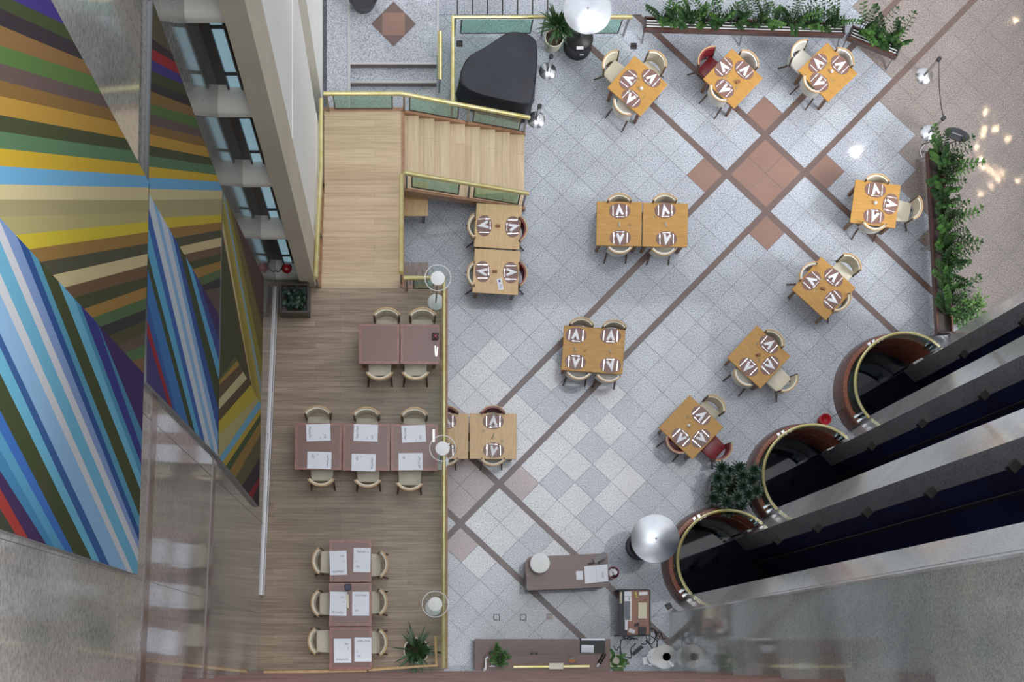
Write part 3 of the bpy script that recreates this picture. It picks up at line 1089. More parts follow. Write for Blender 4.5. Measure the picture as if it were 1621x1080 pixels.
r = thing('side_table', 'narrow tan side table with black metal legs under the stairs', 'table', (p.x, p.y, 0))
table_parts(r, 0.82, 0.38, 0.75, 'table_tan', 'black_metal')
p = P(650, 434, 0.45)
r = thing('slatted_bench', 'low weathered slatted bench under the corner of the gallery', 'bench', (p.x, p.y, 0))
for i in range(6):
    m = MB()
    m.box((-0.28 + 0.11 * i, 0, 0.435), (0.095, 0.42, 0.03))
    m.build('slat', 'slat_wood', r)
for sx in (-1, 1):
    m = MB()
    m.box((sx * 0.27, 0, 0.21), (0.05, 0.36, 0.42))
    m.build('leg', 'slat_wood', r)

# ================================================================== CHAIRS (face +Y, origin on the floor under the seat)


def make_chair(kind):
    up = {'cream': 'cream', 'white': 'cream_white', 'red': 'burgundy'}[kind]
    root = thing('dining_chair', 'chair', 'chair')
    m = MB()
    pts = [(-0.21, -0.2), (0.21, -0.2), (0.235, 0.22), (0.2, 0.245), (-0.2, 0.245), (-0.235, 0.22)]
    m.prism(pts, 0.40, 0.47)
    m.build('seat', up, root, bevel=0.02, smooth=True)
    # curved back: arc in plan, leaning back
    R, a_half, n = 0.30, 0.93, 12

    def arc(a, rr, cy):
        return (rr * math.sin(a), cy - rr * math.cos(a))
    m = MB()
    rows = [(0.45, 0.075), (0.6, 0.085), (0.74, 0.095), (0.835, 0.1)]
    vs, fs = [], []
    for (z, lean) in rows:
        for th in (0.0, 0.045):
            for i in range(n + 1):
                a = -a_half + 2 * a_half * i / n
                x, y = arc(a, R - 0.03 + th, 0.08 - lean)
                vs.append((x, y, z))
    w = n + 1
    for rI in range(len(rows) - 1):
        for i in range(n):
            o = rI * 2 * w
            fs.append((o + i, o + i + 1, o + 2 * w + i + 1, o + 2 * w + i))
            fs.append((o + w + i + 1, o + w + i, o + 3 * w + i, o + 3 * w + i + 1))
        o = rI * 2 * w
        fs.append((o, o + 2 * w, o + 3 * w, o + w))
        fs.append((o + n, o + w + n, o + 3 * w + n, o + 2 * w + n))
    o = (len(rows) - 1) * 2 * w
    for i in range(n):
        fs.append((o + i, o + i + 1, o + w + i + 1, o + w + i))
        fs.append((i + 1, i, w + i, w + i + 1))
    m.add(vs, fs)
    bk = m.build('backrest', up, root, smooth=True)
    m = MB()                                        # bent wooden top rail
    top = []
    for i in range(n + 1):
        a = -a_half - 0.03 + 2 * (a_half + 0.03) * i / n
        x, y = arc(a, R + 0.012, -0.022)
        top.append((x, y, 0.85))
    vs, fs = [], []
    for (x, y, z) in top:
        d = Vector((x, y + 0.022)).normalized()
        for (dr, dz) in ((-0.012, -0.03), (0.014, -0.03), (0.014, 0.008), (-0.012, 0.008)):
            vs.append((x + d.x * dr, y + d.y * dr, z + dz))
    for i in range(n):
        for q in range(4):
            fs.append((i * 4 + q, i * 4 + (q + 1) % 4, (i + 1) * 4 + (q + 1) % 4, (i + 1) * 4 + q))
    fs += [(3, 2, 1, 0), tuple(n * 4 + q for q in range(4))]
    m.add(vs, fs)
    m.build('top_rail', 'chair_tan', root, smooth=True)
    for s in (-1, 1):
        m = MB()                                    # side stiles, dark
        x, y = arc(s * (a_half + 0.02), R - 0.005, -0.02)
        m.tube([(x, y, 0.85), (x * 0.99, y + 0.02, 0.64), (x * 0.96, y + 0.04, 0.42)], [0.019, 0.021, 0.022], 6)
        m.build('stile', 'chair_dark', root)
        m = MB()
        m.tube([(s * 0.2, -0.17, 0.43), (s * 0.215, -0.22, 0.25), (s * 0.235, -0.33, 0.0)], [0.024, 0.022, 0.015], 6)
        m.build('leg', 'chair_dark', root)
        m = MB()
        m.tube([(s * 0.2, 0.2, 0.41), (s * 0.205, 0.205, 0.0)], [0.023, 0.014], 6)
        m.build('leg', 'chair_dark', root)
    for o in root.children:                           # slim the plan of every part
        for v in o.data.vertices:
            v.co.x *= 0.83
            v.co.y *= 0.83
    return root


PROTO = {}
FIRST = {}


CS = 0.83


def place_chair(kind, tk, px, py, fx, fy, where, extra=''):
    """px,py: middle of the chair's top rail in the photo; (fx,fy) the way it faces, photo axes"""
    t = TABLES[tk]
    z = t['base'] + 0.85
    L = math.hypot(fx, fy)
    d = Vector((fx / L, -fy / L, 0))
    p = P(px, py, z)
    o = Vector((p.x, p.y, t['base'])) + d * 0.335 * CS
    rz = math.atan2(-d.x, d.y)
    name = {'cream': 'cream', 'white': 'off-white', 'red': 'burgundy'}[kind]
    lab = '%s %s chair, bent rail, %s of %s' % (name, 'leather' if kind == 'red' else 'upholstered', where, t['short'])
    if len(lab.split()) > 16:
        lab = '%s chair, %s of %s' % (name, where, t['short'])
    grp = 'chairs on the wooden gallery' if t['base'] > 1 else 'chairs on the paved floor'
    if kind not in PROTO:
        c = make_chair(kind)
        c.location = o
        c.rotation_euler = (0, 0, rz)
        c['label'] = lab
        c['group'] = grp
        PROTO[kind] = c
        return c
    return dup(PROTO[kind], o, rz, lab, grp)


CH = [
    ('cream', 'T1', 959.5, 88, 54, 45, 'upper left side'), ('cream', 'T1', 1047.6, 86, -45, 50, 'upper right side'), ('white', 'T1', 979.5, 176, 45, -50, 'lower left side'),
    ('red', 'T2', 1112, 81, 49, 46, 'upper left side'), ('white', 'T2', 1193.7, 86, -48, 48, 'upper right side'), ('white', 'T2', 1131, 153.5, 49, -48, 'lower left side'),
    ('white', 'T3', 1258.5, 70.5, 49, 44, 'upper left side'), ('white', 'T3', 1345.4, 83, -49, 46, 'upper right side'), ('white', 'T3', 1278.6, 139, 49, -46, 'lower left side'),
    ('cream', 'T4', 1391, 275.5, -8, 70, 'top'), ('cream', 'T4', 1460, 331, -72, -16, 'right side'), ('white', 'T4', 1384, 364, 8, -70, 'bottom'),
    ('cream', 'T5', 1355.6, 407.5, -48, 54, 'upper right side'), ('white', 'T5', 1273, 422, 52, 50, 'upper left side'), ('cream', 'T5', 1340.5, 485, -52, -50, 'lower right side'),
    ('cream', 'T6', 1233.7, 528.5, -48, 52, 'upper right side'), ('white', 'T6', 1170, 604.5, 48, -50, 'lower left side'), ('cream', 'T6', 1257, 613, -52, -50, 'lower right side'),
    ('cream', 'T7', 1141.2, 631.5, -50, 54, 'upper right side'), ('red', 'T7', 1062.5, 711, 50, -52, 'lower left side'), ('red', 'T7', 1153, 722, -54, -50, 'lower right side'),
    ('cream', 'A1', 981, 306.7, 0, 1, 'top'), ('cream', 'A2', 1052.8, 306.7, 0, 1, 'top'), ('white', 'A1', 981.7, 401, 0, -1, 'bottom'), ('white', 'A2', 1051, 403.5, 0, -1, 'bottom'),
    ('cream', 'B', 921.8, 503, -4, 60, 'top left'), ('cream', 'B', 973.5, 507, -4, 60, 'top right'), ('white', 'B', 915.7, 600.5, 4, -60, 'bottom left'), ('white', 'B', 962.7, 604.5, 4, -60, 'bottom right'),
    ('cream', 'C1', 740.5, 357, 1, 0, 'left side'), ('cream', 'C2', 739.5, 433, 1, 0, 'left side'), ('red', 'C1', 834, 361.7, -1, 0, 'right side'), ('red', 'C2', 834, 433, -1, 0, 'right side'),
    ('red', 'D2', 780.6, 642.5, 0, 1, 'top'), ('red', 'D1', 707, 642.5, 0, 1, 'top'), ('cream', 'D2', 780.6, 737, 0, -1, 'bottom'), ('cream', 'D1', 706, 737, 0, -1, 'bottom'),
    ('cream', 'G1', 612, 487.5, 0, 1, 'top'), ('cream', 'G2', 669, 487.5, 0, 1, 'top'), ('cream', 'G1', 600.7, 600.5, 0, -1, 'bottom'), ('cream', 'G2', 658, 600.5, 0, -1, 'bottom'),
    ('cream', 'G3', 502.5, 643, 0, 1, 'top'), ('cream', 'G4', 580, 645, 0, 1, 'top'), ('cream', 'G5', 656, 645.5, 0, 1, 'top'),
    ('cream', 'G3', 508, 769, 0, -1, 'bottom'), ('cream', 'G4', 582, 771, 0, -1, 'bottom'), ('cream', 'G5', 648, 776, 0.03, -1, 'bottom'),
    ('cream', 'G6', 494.5, 888, 1, 0, 'left side'), ('cream', 'G7', 492.8, 955, 1, 0, 'left side'), ('cream', 'G8', 488, 1015, 1, 0, 'left side'),
    ('cream', 'G6', 613.7, 893, -1, 0, 'right side'), ('cream', 'G7', 612.6, 953, -1, 0, 'right side'), ('cream', 'G8', 612.6, 1017, -1, 0, 'right side'),
]
for a in CH:
    place_chair(*a)

# ================================================================== PLACE SETTINGS
SETP = {}


def make_setting_protos():
    m = MB()
    n = 28
    pts = []
    for i in range(n):
        a = 2 * PI * i / n
        c, s = math.cos(a), math.sin(a)
        pts.append((0.186 * math.copysign(abs(c) ** 0.95, c), 0.134 * math.copysign(abs(s) ** 0.9, s)))
    m.prism(pts, 0.0, 0.004)
    SETP['placemat'] = m.build('placemat', 'placemat')
    # folded napkin, tip towards the diner (-Y)
    m = MB()
    tip, l, r_, notch = (0, -0.13), (-0.078, 0.07), (0.078, 0.07), (0.0, 0.015)
    li, ri = (-0.036, 0.085), (0.036, 0.085)
    vs = [(tip[0], tip[1], 0.0), (l[0], l[1], 0.0), (li[0], li[1], 0), (notch[0], notch[1], 0), (ri[0], ri[1], 0), (r_[0], r_[1], 0),
          (0, -0.115, 0.02), (l[0] * 0.9, l[1], 0.02), (li[0], li[1], 0.026), (0, 0.01, 0.03), (ri[0], ri[1], 0.026), (r_[0] * 0.9, r_[1], 0.02)]
    m.add(vs, [(0, 1, 7, 6), (1, 2, 8, 7), (2, 3, 9, 8), (3, 4, 10, 9), (4, 5, 11, 10), (5, 0, 6, 11), (6, 7, 8, 9), (6, 9, 10, 11), (3, 2, 1, 0), (5, 4, 3, 0)])
    SETP['napkin'] = m.build('napkin', 'linen')
    m = MB()
    m.prism([(-0.008, -0.09), (0.008, -0.09), (0.007, 0.0), (0.01, 0.02), (0.01, 0.075), (0.002, 0.09), (-0.008, 0.085), (-0.007, 0.0)], 0.0, 0.006)
    SETP['knife'] = m.build('knife', 'cutlery')
    m = MB()
    m.prism([(-0.008, -0.1), (0.008, -0.1), (0.005, 0.0), (0.014, 0.03), (0.013, 0.05), (-0.013, 0.05), (-0.014, 0.03), (-0.005, 0.0)], 0, 0.006)
    for x in (-0.0105, -0.0035, 0.0035, 0.0105):
        m.box((x, 0.073, 0.003), (0.004, 0.05, 0.005))
    SETP['fork'] = m.build('fork', 'cutlery')
    m = MB()
    pts = []
    for i in range(12):
        a = 2 * PI * i / 12
        pts.append((0.045 + 0.024 * math.cos(a), 0.012 * math.sin(a)))
    m.prism(pts, 0, 0.006)
    m.prism([(-0.075, -0.0055), (0.025, -0.0035), (0.025, 0.0035), (-0.075, 0.0055)], 0, 0.005)
    SETP['spoon'] = m.build('dessert_spoon', 'cutlery')


make_setting_protos()
USED = set()
NAMES = {'placemat': ('brown oval placemat', 'placemat'), 'napkin': ('white folded napkin', 'napkin'), 'knife': ('table knife', 'knife'),
         'fork': ('table fork', 'fork'), 'spoon': ('small dessert spoon', 'spoon')}


def setting(tk, px, py, fx, fy, where, k):
    t = TABLES[tk]
    L = math.hypot(fx, fy)
    d = Vector((fx / L, -fy / L))
    rt = Vector((d.y, -d.x))
    c = P(px, py, t['z'])
    rz = math.atan2(-d.x, d.y)
    rr = random.Random(k * 13 + 5)
    for key, (ox, oy, oz, jr) in {'placemat': (0, 0, 0.002, 0.05), 'napkin': (rr.uniform(-0.01, 0.01), rr.uniform(-0.012, 0.005), 0.007, 0.3),
                                  'knife': (0.118, -0.0, 0.0075, 0.06), 'fork': (-0.118, 0.0, 0.0075, 0.06), 'spoon': (0.0, 0.104, 0.0075, 0.05)}.items():
        src = SETP[key]
        if key in USED:
            o = src.copy()
            C.objects.link(o)
        else:
            o = src
            USED.add(key)
        q = c.xy + rt * ox + d * oy
        o.location = (q.x, q.y, t['z'] + oz)
        o.rotation_euler = (0, 0, rz + rr.uniform(-jr, jr))
        nm, cat = NAMES[key]
        tag(o, '%s at the %s of the %s' % (nm, where, t['short']), cat, '%ss set on the tables' % cat if cat != 'knife' else 'knives set on the tables')


SE = [('T1', 995, 125.7, 54, 45, 'upper left'), ('T1', 1030.7, 123.8, -45, 50, 'upper right'), ('T1', 999, 156, 45, -50, 'lower left'),
      ('T2', 1145.7, 106.7, 49, 46, 'upper left'), ('T2', 1178, 111, -48, 48, 'upper right'), ('T2', 1147, 140, 49, -48, 'lower left'),
      ('T3', 1294.8, 100, 49, 44, 'upper left'), ('T3', 1329.8, 103, -49, 46, 'upper right'), ('T3', 1296.8, 130.4, 49, -46, 'lower left'),
      ('T4', 1385.6, 300.6, -8, 70, 'top'), ('T4', 1409.4, 323.3, -72, -16, 'right'), ('T4', 1383.3, 342.8, 8, -70, 'bottom'),
      ('T5', 1284.5, 444.8, 52, 50, 'upper left'), ('T5', 1319.5, 439.4, -48, 54, 'upper right'), ('T5', 1318.2, 474.3, -52, -50, 'lower right'),
      ('T6', 1216.9, 545.5, -48, 52, 'upper right'), ('T6', 1185, 581, 48, -50, 'lower left'), ('T6', 1218.7, 578.6, -52, -50, 'lower right'),
      ('T7', 1109.5, 658, -50, 54, 'upper right'), ('T7', 1078.2, 693, 50, -52, 'lower left'), ('T7', 1109.5, 694.3, -54, -50, 'lower right'),
      ('A1', 981, 334, 0, 1, 'top'), ('A2', 1052.8, 333.3, 0, 1, 'top'), ('A1', 982, 376.7, 0, -1, 'bottom'), ('A2', 1055, 378.3, 0, -1, 'bottom'),
      ('B', 912, 531, -4, 60, 'top left'), ('B', 966.3, 532, -4, 60, 'top right'), ('B', 911, 573, 4, -60, 'bottom left'), ('B', 966.3, 578.5, 4, -60, 'bottom right'),
      ('C1', 766.7, 357.5, 1, 0, 'left'), ('C1', 811.7, 359.2, -1, 0, 'right'), ('C2', 764.2, 430, 1, 0, 'left'), ('C2', 808.3, 431.7, -1, 0, 'right'),
      ('D1', 706, 667.3, 0, 1, 'top'), ('D2', 780.7, 667.3, 0, 1, 'top'), ('D1', 706, 713, 0, -1, 'bottom'), ('D2', 781.3, 713, 0, -1, 'bottom')]
for k, a in enumerate(SE):
    setting(*a, k)

# ---- small table-centre things
def small(name, mb, mat_, px, py, tk, label, cat, rz=0.0, group=None, dz=0.002, bevel=0.0):
    z = TABLES[tk]['z']
    p = P(px, py, z)
    return tag(mb.build(name, mat_, None, bevel=bevel, loc=(p.x, p.y, z + dz), rz=rz), label, cat, group)


for tk, px, py, rz in (('T2', 1167.8, 130, 0.4), ('T5', 1302.5, 457.5, -0.3), ('T6', 1200, 562, 0.1), ('C1', 788, 358, 0), ('C2', 783, 430, 0)):
    m = MB()
    m.box((0, 0, 0.025), (0.08, 0.04, 0.05))
    small('wooden_block', m, 'brown_wood_block', px, py, tk, 'small brown wooden block in the middle of the %s' % TABLES[tk]['short'], 'table block', rz, 'brown blocks in the middle of tables', bevel=0.004)
for tk, px, py, rz in (('A1', 980, 355.6, 0.15), ('A2', 1054, 355.6, 0.2), ('B', 910, 553, 0.15), ('B', 966, 556, 0.35), ('D2', 780.7, 691.4, -0.5)):
    m = MB()
    m.add([(-0.022, -0.04, 0), (0.022, -0.04, 0), (0, -0.04, 0.06), (-0.022, 0.04, 0), (0.022, 0.04, 0), (0, 0.04, 0.06)],
          [(0, 1, 2), (5, 4, 3), (0, 3, 4, 1), (1, 4, 5, 2), (2, 5, 3, 0)])
    lab = 'folded beige card tent in the middle of the %s' % TABLES[tk]['short']
    if tk == 'B':
        lab = 'folded beige card tent at the %s end of the wide four-seat table' % ('left' if px < 940 else 'right')
    small('card_tent', m, 'beige_card', px, py, tk, lab, 'card', rz, 'beige card tents on tables')
for tk, px, py in (('T1', 1014.5, 141), ('T4', 1385, 322), ('T7', 1090, 674.4), ('T3', 1316, 114)):
    m = MB()
    m.lathe([(0.028, 0), (0.032, 0.02), (0.026, 0.06), (0.014, 0.075), (0.0, 0.08)], n=14)
    small('salt_cellar', m, 'white_plastic', px, py, tk, 'tiny pale salt cellar in the middle of the %s' % TABLES[tk]['short'], 'salt cellar', 0, 'salt cellars on tables')
GL = [('T1', 1018.4, 156, 'lower'), ('T1', 1010.6, 127.7, 'upper'), ('T2', 1164.5, 141, 'lower'), ('T2', 1150, 124.5, 'upper'), ('T3', 1317, 129, 'lower'), ('T3', 1309.5, 104, 'upper'),
      ('T5', 1291, 460, 'lower'), ('T5', 1302.6, 443, 'upper'), ('T7', 1087.8, 660.6, 'upper'), ('T6', 1197, 545.5, 'upper'), ('T6', 1200, 572, 'lower'),
      ('C2', 777.5, 447.5, 'lower'), ('D2', 765.6, 683, 'left'), ('D2', 794.5, 698.6, 'right'), ('A1', 996, 358, 'right'), ('A2', 1036, 344, 'left'), ('B', 925.5, 555.5, 'middle')]
for tk, px, py, wh in GL:
    z = TABLES[tk]['z']
    p = P(px, py, z)
    m = MB()
    m.lathe([(0.0, 0.0), (0.026, 0.0), (0.026, 0.003), (0.004, 0.008), (0.004, 0.06), (0.024, 0.085), (0.03, 0.115), (0.026, 0.15), (0.024, 0.15), (0.028, 0.115), (0.022, 0.088), (0.0, 0.066)], n=16)
    tag(m.build('wine_glass', 'glass_clear', smooth=True, loc=(p.x, p.y, z + 0.002)), 'clear stemmed wine glass, %s on the %s' % (wh, TABLES[tk]['short']), 'glass', 'wine glasses on tables')

# ---- printed paper placemats on the gallery
PM = [('G3', 504, 685, 0, 1, 'top'), ('G4', 579, 685.5, 0, 1, 'top'), ('G5', 655, 687, 0, 1, 'top'), ('G3', 505.5, 729, 0, -1, 'bottom'), ('G4', 575.5, 732.5, 0, -1, 'bottom'), ('G5', 650, 731, 0, -1, 'bottom'),
      ('G6', 535.5, 891.5, 1, 0, 'left'), ('G6', 573, 887, -1, 0, 'right'), ('G7', 535.5, 956, 1, 0, 'left'), ('G7', 571, 956, -1, 0, 'right'), ('G8', 542.5, 1030.5, 1, 0, 'left'), ('G8', 574.5, 1028.5, -1, 0, 'right')]
for k, (tk, px, py, fx, fy, wh) in enumerate(PM):
    z = TABLES[tk]['z']
    p = P(px, py, z)
    rr = random.Random(k)
    rz = math.atan2(-fx, -fy) + rr.uniform(-0.05, 0.05)
    root = thing('paper_placemat', 'white printed paper placemat on the %s of the %s' % (wh, TABLES[tk]['short']), 'placemat', (p.x, p.y, z + 0.005), rz, 'paper placemats on the gallery tables')
    m = MB()
    m.box((0, 0, 0.001), (0.385, 0.272, 0.002))
    m.build('sheet', 'paper', root)
    m = MB()
    for i in range(24):                           # printed marks: a column down one side, small blocks by the other
        y = -0.1 + i * 0.008
        m.box((0.135 + rr.uniform(-0.012, 0.012), y, 0.0025), (rr.uniform(0.008, 0.03), 0.004, 0.001))
    for i in range(8):
        m.box((-0.105 + rr.uniform(-0.01, 0.01), 0.035 + i * 0.008, 0.0025), (rr.uniform(0.01, 0.04), 0.003, 0.001))
    for i in range(3):
        m.box((-0.03 + rr.uniform(-0.01, 0.01), 0.08 + i * 0.008, 0.0025), (rr.uniform(0.01, 0.02), 0.003, 0.001))
    m.build('print', 'ink', root)
r = thing('jar', 'small square dark jar with crimson lid on the right red table by the stairs', 'jar', P(689, 533.5, 3.75) + Vector((0, 0, 0.004)))
m = MB()
m.box((0, 0, 0.04), (0.1, 0.1, 0.08))
m.build('body', 'black_plastic', r, bevel=0.008)
m = MB()
m.lathe([(0.03, 0.08), (0.034, 0.092), (0.02, 0.102), (0, 0.104)], n=12)
m.build('lid', 'magenta', r)
m = MB()
m.box((0, 0, 0.04), (0.1, 0.1, 0.08))
small('jar', m, 'navy', 551, 930, 'G7', 'small navy square caddy on the middle table of the column', 'jar', 0.1, dz=0.004, bevel=0.008)
m = MB()
m.box((0, 0.04, 0.006), (0.035, 0.1, 0.012))
m.box((0, -0.07, 0.004), (0.028, 0.12, 0.008))
small('wrapped_cutlery', m, 'beige_card', 550.5, 950, 'G7', 'slim beige wrapped cutlery between two placemats on the middle column table', 'cutlery', 0.05, dz=0.004)
m = MB()
m.box((-0.012, 0, 0.005), (0.016, 0.17, 0.01), 0.05)
m.box((0.014, -0.01, 0.005), (0.014, 0.15, 0.01), -0.1)
small('wrapped_cutlery', m, 'cutlery', 690.5, 556, 'G2', 'knife and fork lying below the red-lidded jar on the gallery', 'cutlery', 0, dz=0.004)
m = MB()
m.box((0, 0, 0.004), (0.032, 0.2, 0.008))
small('wrapped_cutlery', m, 'cutlery', 686.5, 690, 'G5', 'upright silver cutlery at right end of the row of three tables', 'cutlery', 0, dz=0.004)
root = thing('tent_card', 'white upright card with a dark picture on the lower tan table', 'card', P(791.7, 450, 0.752), 0.2)
m = MB()
m.box((0, 0, 0.003), (0.085, 0.2, 0.006))
m.build('card', 'paper', root)
m = MB()
m.box((0, 0.055, 0.0065), (0.035, 0.035, 0.001))
for i in range(4):
    m.box((0.0, -0.01 - 0.02 * i, 0.0065), (0.05 - 0.008 * (i % 2), 0.006, 0.001))
m.build('print', 'ink', root)

# ================================================================== LAMPS, HEATERS, STANCHIONS
def torchiere(px, py, label):
    b = P(px, py, DZ)
    r = thing('floor_lamp', label, 'lamp', b, 0, 'floor lamps along the gallery rail')
    m = MB()
    m.lathe([(0.0, 0), (0.135, 0), (0.135, 0.015), (0.12, 0.028), (0.02, 0.045), (0, 0.045)], n=28)
    m.build('base', 'white_plastic', r, smooth=True)
    m = MB()
    m.lathe([(0.014, 0.04), (0.014, 1.72)], n=10)
    m.lathe([(0.014, 1.6), (0.028, 1.66), (0.028, 1.78)], n=10)
    m.build('pole', 'steel', r, smooth=True)
    m = MB()
    m.lathe([(0.03, 1.76), (0.09, 1.82), (0.112, 1.88), (0.108, 1.9), (0.05, 1.915), (0.0, 1.92)], n=28)
    m.build('lamp_shade', 'lampshade', r, smooth=True)
    m = MB()
    m.lathe([(0.1, 1.83), (0.15, 1.86), (0.197, 1.92), (0.2, 1.925), (0.197, 1.927), (0.15, 1.868), (0.1, 1.838)], n=36)
    g = m.build('glass_bowl', 'glass_clear', r, smooth=True)
    m = MB()
    m.tube([(0.198 * math.cos(2 * PI * i / 36), 0.198 * math.sin(2 * PI * i / 36), 1.925) for i in range(37)], 0.006, 6)
    m.build('rim', 'white_plastic', g, smooth=True)
    for k in range(3):
        a = 2 * PI * k / 3
        m = MB()
        m.tube([(0.1 * math.cos(a), 0.1 * math.sin(a), 1.85), (0.195 * math.cos(a), 0.195 * math.sin(a), 1.915)], 0.005, 6)
        m.build('bowl_arm', 'chrome', g)


torchiere(690, 478.5, 'white floor lamp with glass bowl at the stair end of the gallery rail')
torchiere(697, 731, 'white floor lamp with glass bowl overhanging the row of three red tables')
torchiere(686, 962, 'white floor lamp with glass bowl beside the column of three red tables')


def patio_heater(px, py, h, label):
    r = thing('patio_heater', label, 'heater', P(px, py, 0), 0, 'patio heaters')
    m = MB()
    m.lathe([(0.0, 0), (0.25, 0), (0.255, 0.05), (0.245, 0.08), (0.235, 0.42), (0.24, 0.46), (0.2, 0.5), (0.03, 0.56), (0, 0.56)], n=28)
    m.build('tank_housing', 'black_plastic', r, smooth=True)
    m = MB()
    m.box((0.0, -0.19, 0.5), (0.12, 0.05, 0.03))
    m.box((0.05, -0.245, 0.3), (0.07, 0.012, 0.05))
    m.build('badge', 'white_plastic', r)
    m = MB()
    m.lathe([(0.03, 0.5), (0.03, h - 0.45)], n=12)
    m.build('pole', 'steel', r)
    m = MB()
    m.lathe([(0.05, h - 0.5), (0.1, h - 0.45), (0.1, h - 0.12), (0.05, h - 0.1)], n=20)
    m.build('burner', 'dark_metal', r, smooth=True)
    m = MB()
    m.lathe([(0.405, h - 0.1), (0.41, h - 0.085), (0.4, h - 0.08), (0.2, h - 0.02), (0.02, h + 0.01), (0.0, h + 0.01)], n=48)
    m.lathe([(0.0, h - 0.03), (0.2, h - 0.05), (0.4, h - 0.1)], n=48, cap=False)
    rf = m.build('reflector', 'aluminium', r, smooth=True)
    m = MB()
    m.lathe([(0.02, h + 0.008), (0.018, h + 0.025), (0, h + 0.03)], n=10)
    m.build('knob', 'steel', rf)


patio_heater(914, 74, 1.95, 'tall patio heater with silver disc and black base beside the piano palm')
patio_heater(1012, 865, 2.2, 'tall patio heater with big silver disc beside the bottom lift rail')


def stanchion(px, py, label, grp='chrome posts', h=0.95, top=True, lean=(0, 0)):
    r = thing('stanchion', label, 'post', P(px, py, 0), 0, grp)
    m = MB()
    m.lathe([(0.0, 0), (0.155, 0), (0.155, 0.012), (0.13, 0.03), (0.03, 0.055), (0, 0.055)], n=28)
    m.build('base', 'chrome', r, smooth=True)
    m = MB()
    m.lathe([(0.03, 0.05), (0.03, h - 0.06)], n=14)
    m.build('pole', 'chrome', r, smooth=True)
    m = MB()
    m.lathe([(0.0, h - 0.07), (0.04, h - 0.07), (0.04, h), (0.0, h)], n=12)
    m.build('belt_head', 'black_plastic', r)
    return r


stanchion(1463, 120, 'chrome belt post standing alone on warm paving at far right, upper of two')
stanchion(1470, 211, 'chrome belt post just above the top of the right hedge')
a, b = P(1463, 120, 0), P(1470, 211, 0)
m = MB()
pts = [a.lerp(b, i / 10) + Vector((0, 0, 0.915 - 0.1 * math.sin(PI * i / 10))) for i in range(11)]
d = (b - a).normalized() * 0.04
pts[0] += d
pts[-1] -= d
m.tube(pts, 0.009, 6)
tag(m.build('barrier_belt', 'black_plastic'), 'thin black barrier belt strung between the two right chrome posts', 'belt')
stanchion(867, 113, 'chrome post between the piano and the cream pot with palm', h=0.85)
stanchion(849, 190, 'chrome post at the bottom right corner of the piano', h=0.85)

# sign stand by the hedge
sp = P(1466, 240, 0)
r = thing('sign_stand', 'stand with a black oval plate leaning over the top end of right hedge', 'sign', sp)
m = MB()
m.tube([(-0.08, -0.12, 0.02), (-0.11, 0.0, 0.02), (-0.04, 0.12, 0.02), (0.05, 0.16, 0.02)], 0.016, 8)
m.tube([(-0.1, 0.0, 0.02), (0.08, 0.0, 0.02)], 0.014, 8)
m.build('base', 'chrome', r, smooth=True)
for s in (-1, 1):
    m = MB()
    m.tube([(0.0 + 0.06 * s, 0.06 - 0.06 * s, 0.02), (0.22 + 0.09 * s, -0.02 - 0.05 * s, 1.06)], 0.013, 8)
    m.build('pole', 'steel', r)
m = MB()
n = 32
for (s, z) in ((1.0, 1.06), (1.0, 1.085)):
    pass
cx, cy, rz0 = 0.24, 0.0, -0.32
pl = [(cx + 0.225 * math.cos(2 * PI * i / n) * math.cos(rz0) - 0.11 * math.sin(2 * PI * i / n) * math.sin(rz0),
       cy + 0.225 * math.cos(2 * PI * i / n) * math.sin(rz0) + 0.11 * math.sin(2 * PI * i / n) * math.cos(rz0)) for i in range(n)]
m.prism(pl, 1.06, 1.085)
pt = m.build('plate', 'black_plastic', r, bevel=0.006)
m = MB()
m.box((cx, cy, 1.088), (0.2, 0.018, 0.006), rz0)
m.build('plate_strip', 'grey_plastic', pt)

# ================================================================== COVERED PIANO
top_px = [(800, 52), (815, 49), (833, 52), (845, 58), (851, 68), (851, 105), (846, 148), (838, 168), (815, 164), (788, 158), (754, 150), (733, 139), (726, 125), (731, 106), (741, 88), (765, 76), (783, 64)]
c0 = P(790, 108, 1.0)
pts = [P(x, y, 1.0).xy - c0.xy for x, y in top_px]


def smooth_closed(p, it=2):
    for _ in range(it):
        q = []
        n = len(p)
        for i in range(n):
            a, b = p[i], p[(i + 1) % n]
            q += [a * 0.75 + b * 0.25, a * 0.25 + b * 0.75]
        p = q
    return p


pts = smooth_closed(pts, 2)
m = MB()
n = len(pts)
vs, fs = [], []
rings = [(0.955, 1.015, 0), (0.99, 0.995, 0), (1.0, 0.96, 0), (1.01, 0.6, 0.006), (1.03, 0.25, 0.014), (1.045, 0.08, 0.02)]
for (s, z, wob) in rings:
    for i, p in enumerate(pts):
        w = 1 + wob * math.sin(i * 1.9) + wob * 0.6 * math.sin(i * 0.73)
        vs.append((p.x * s * w, p.y * s * w, z))
for k in range(len(rings) - 1):
    for i in range(n):
        j = (i + 1) % n
        fs.append((k * n + i, (k + 1) * n + i, (k + 1) * n + j, k * n + j))
fs.append(tuple(range(n)))
m.add(vs, fs)
r = thing('grand_piano', 'grand piano under a fitted black cloth cover inside the brass rail corner', 'piano', (c0.x, c0.y, 0))
o = m.build('cover', 'black_cloth', r, smooth=True)
bm = bmesh.new()
bm.from_mesh(o.data)
bmesh.ops.recalc_face_normals(bm, faces=bm.faces)
bm.to_mesh(o.data)
bm.free()
for (x, y) in ((0.45, 0.4), (0.45, -0.45), (-0.4, -0.1)):
    m = MB()
    m.lathe([(0.03, 0.0), (0.05, 0.06), (0.06, 0.7)], (x, y, 0), 12)
    m.build('leg', 'black_plastic', r)

# ================================================================== PLANTS


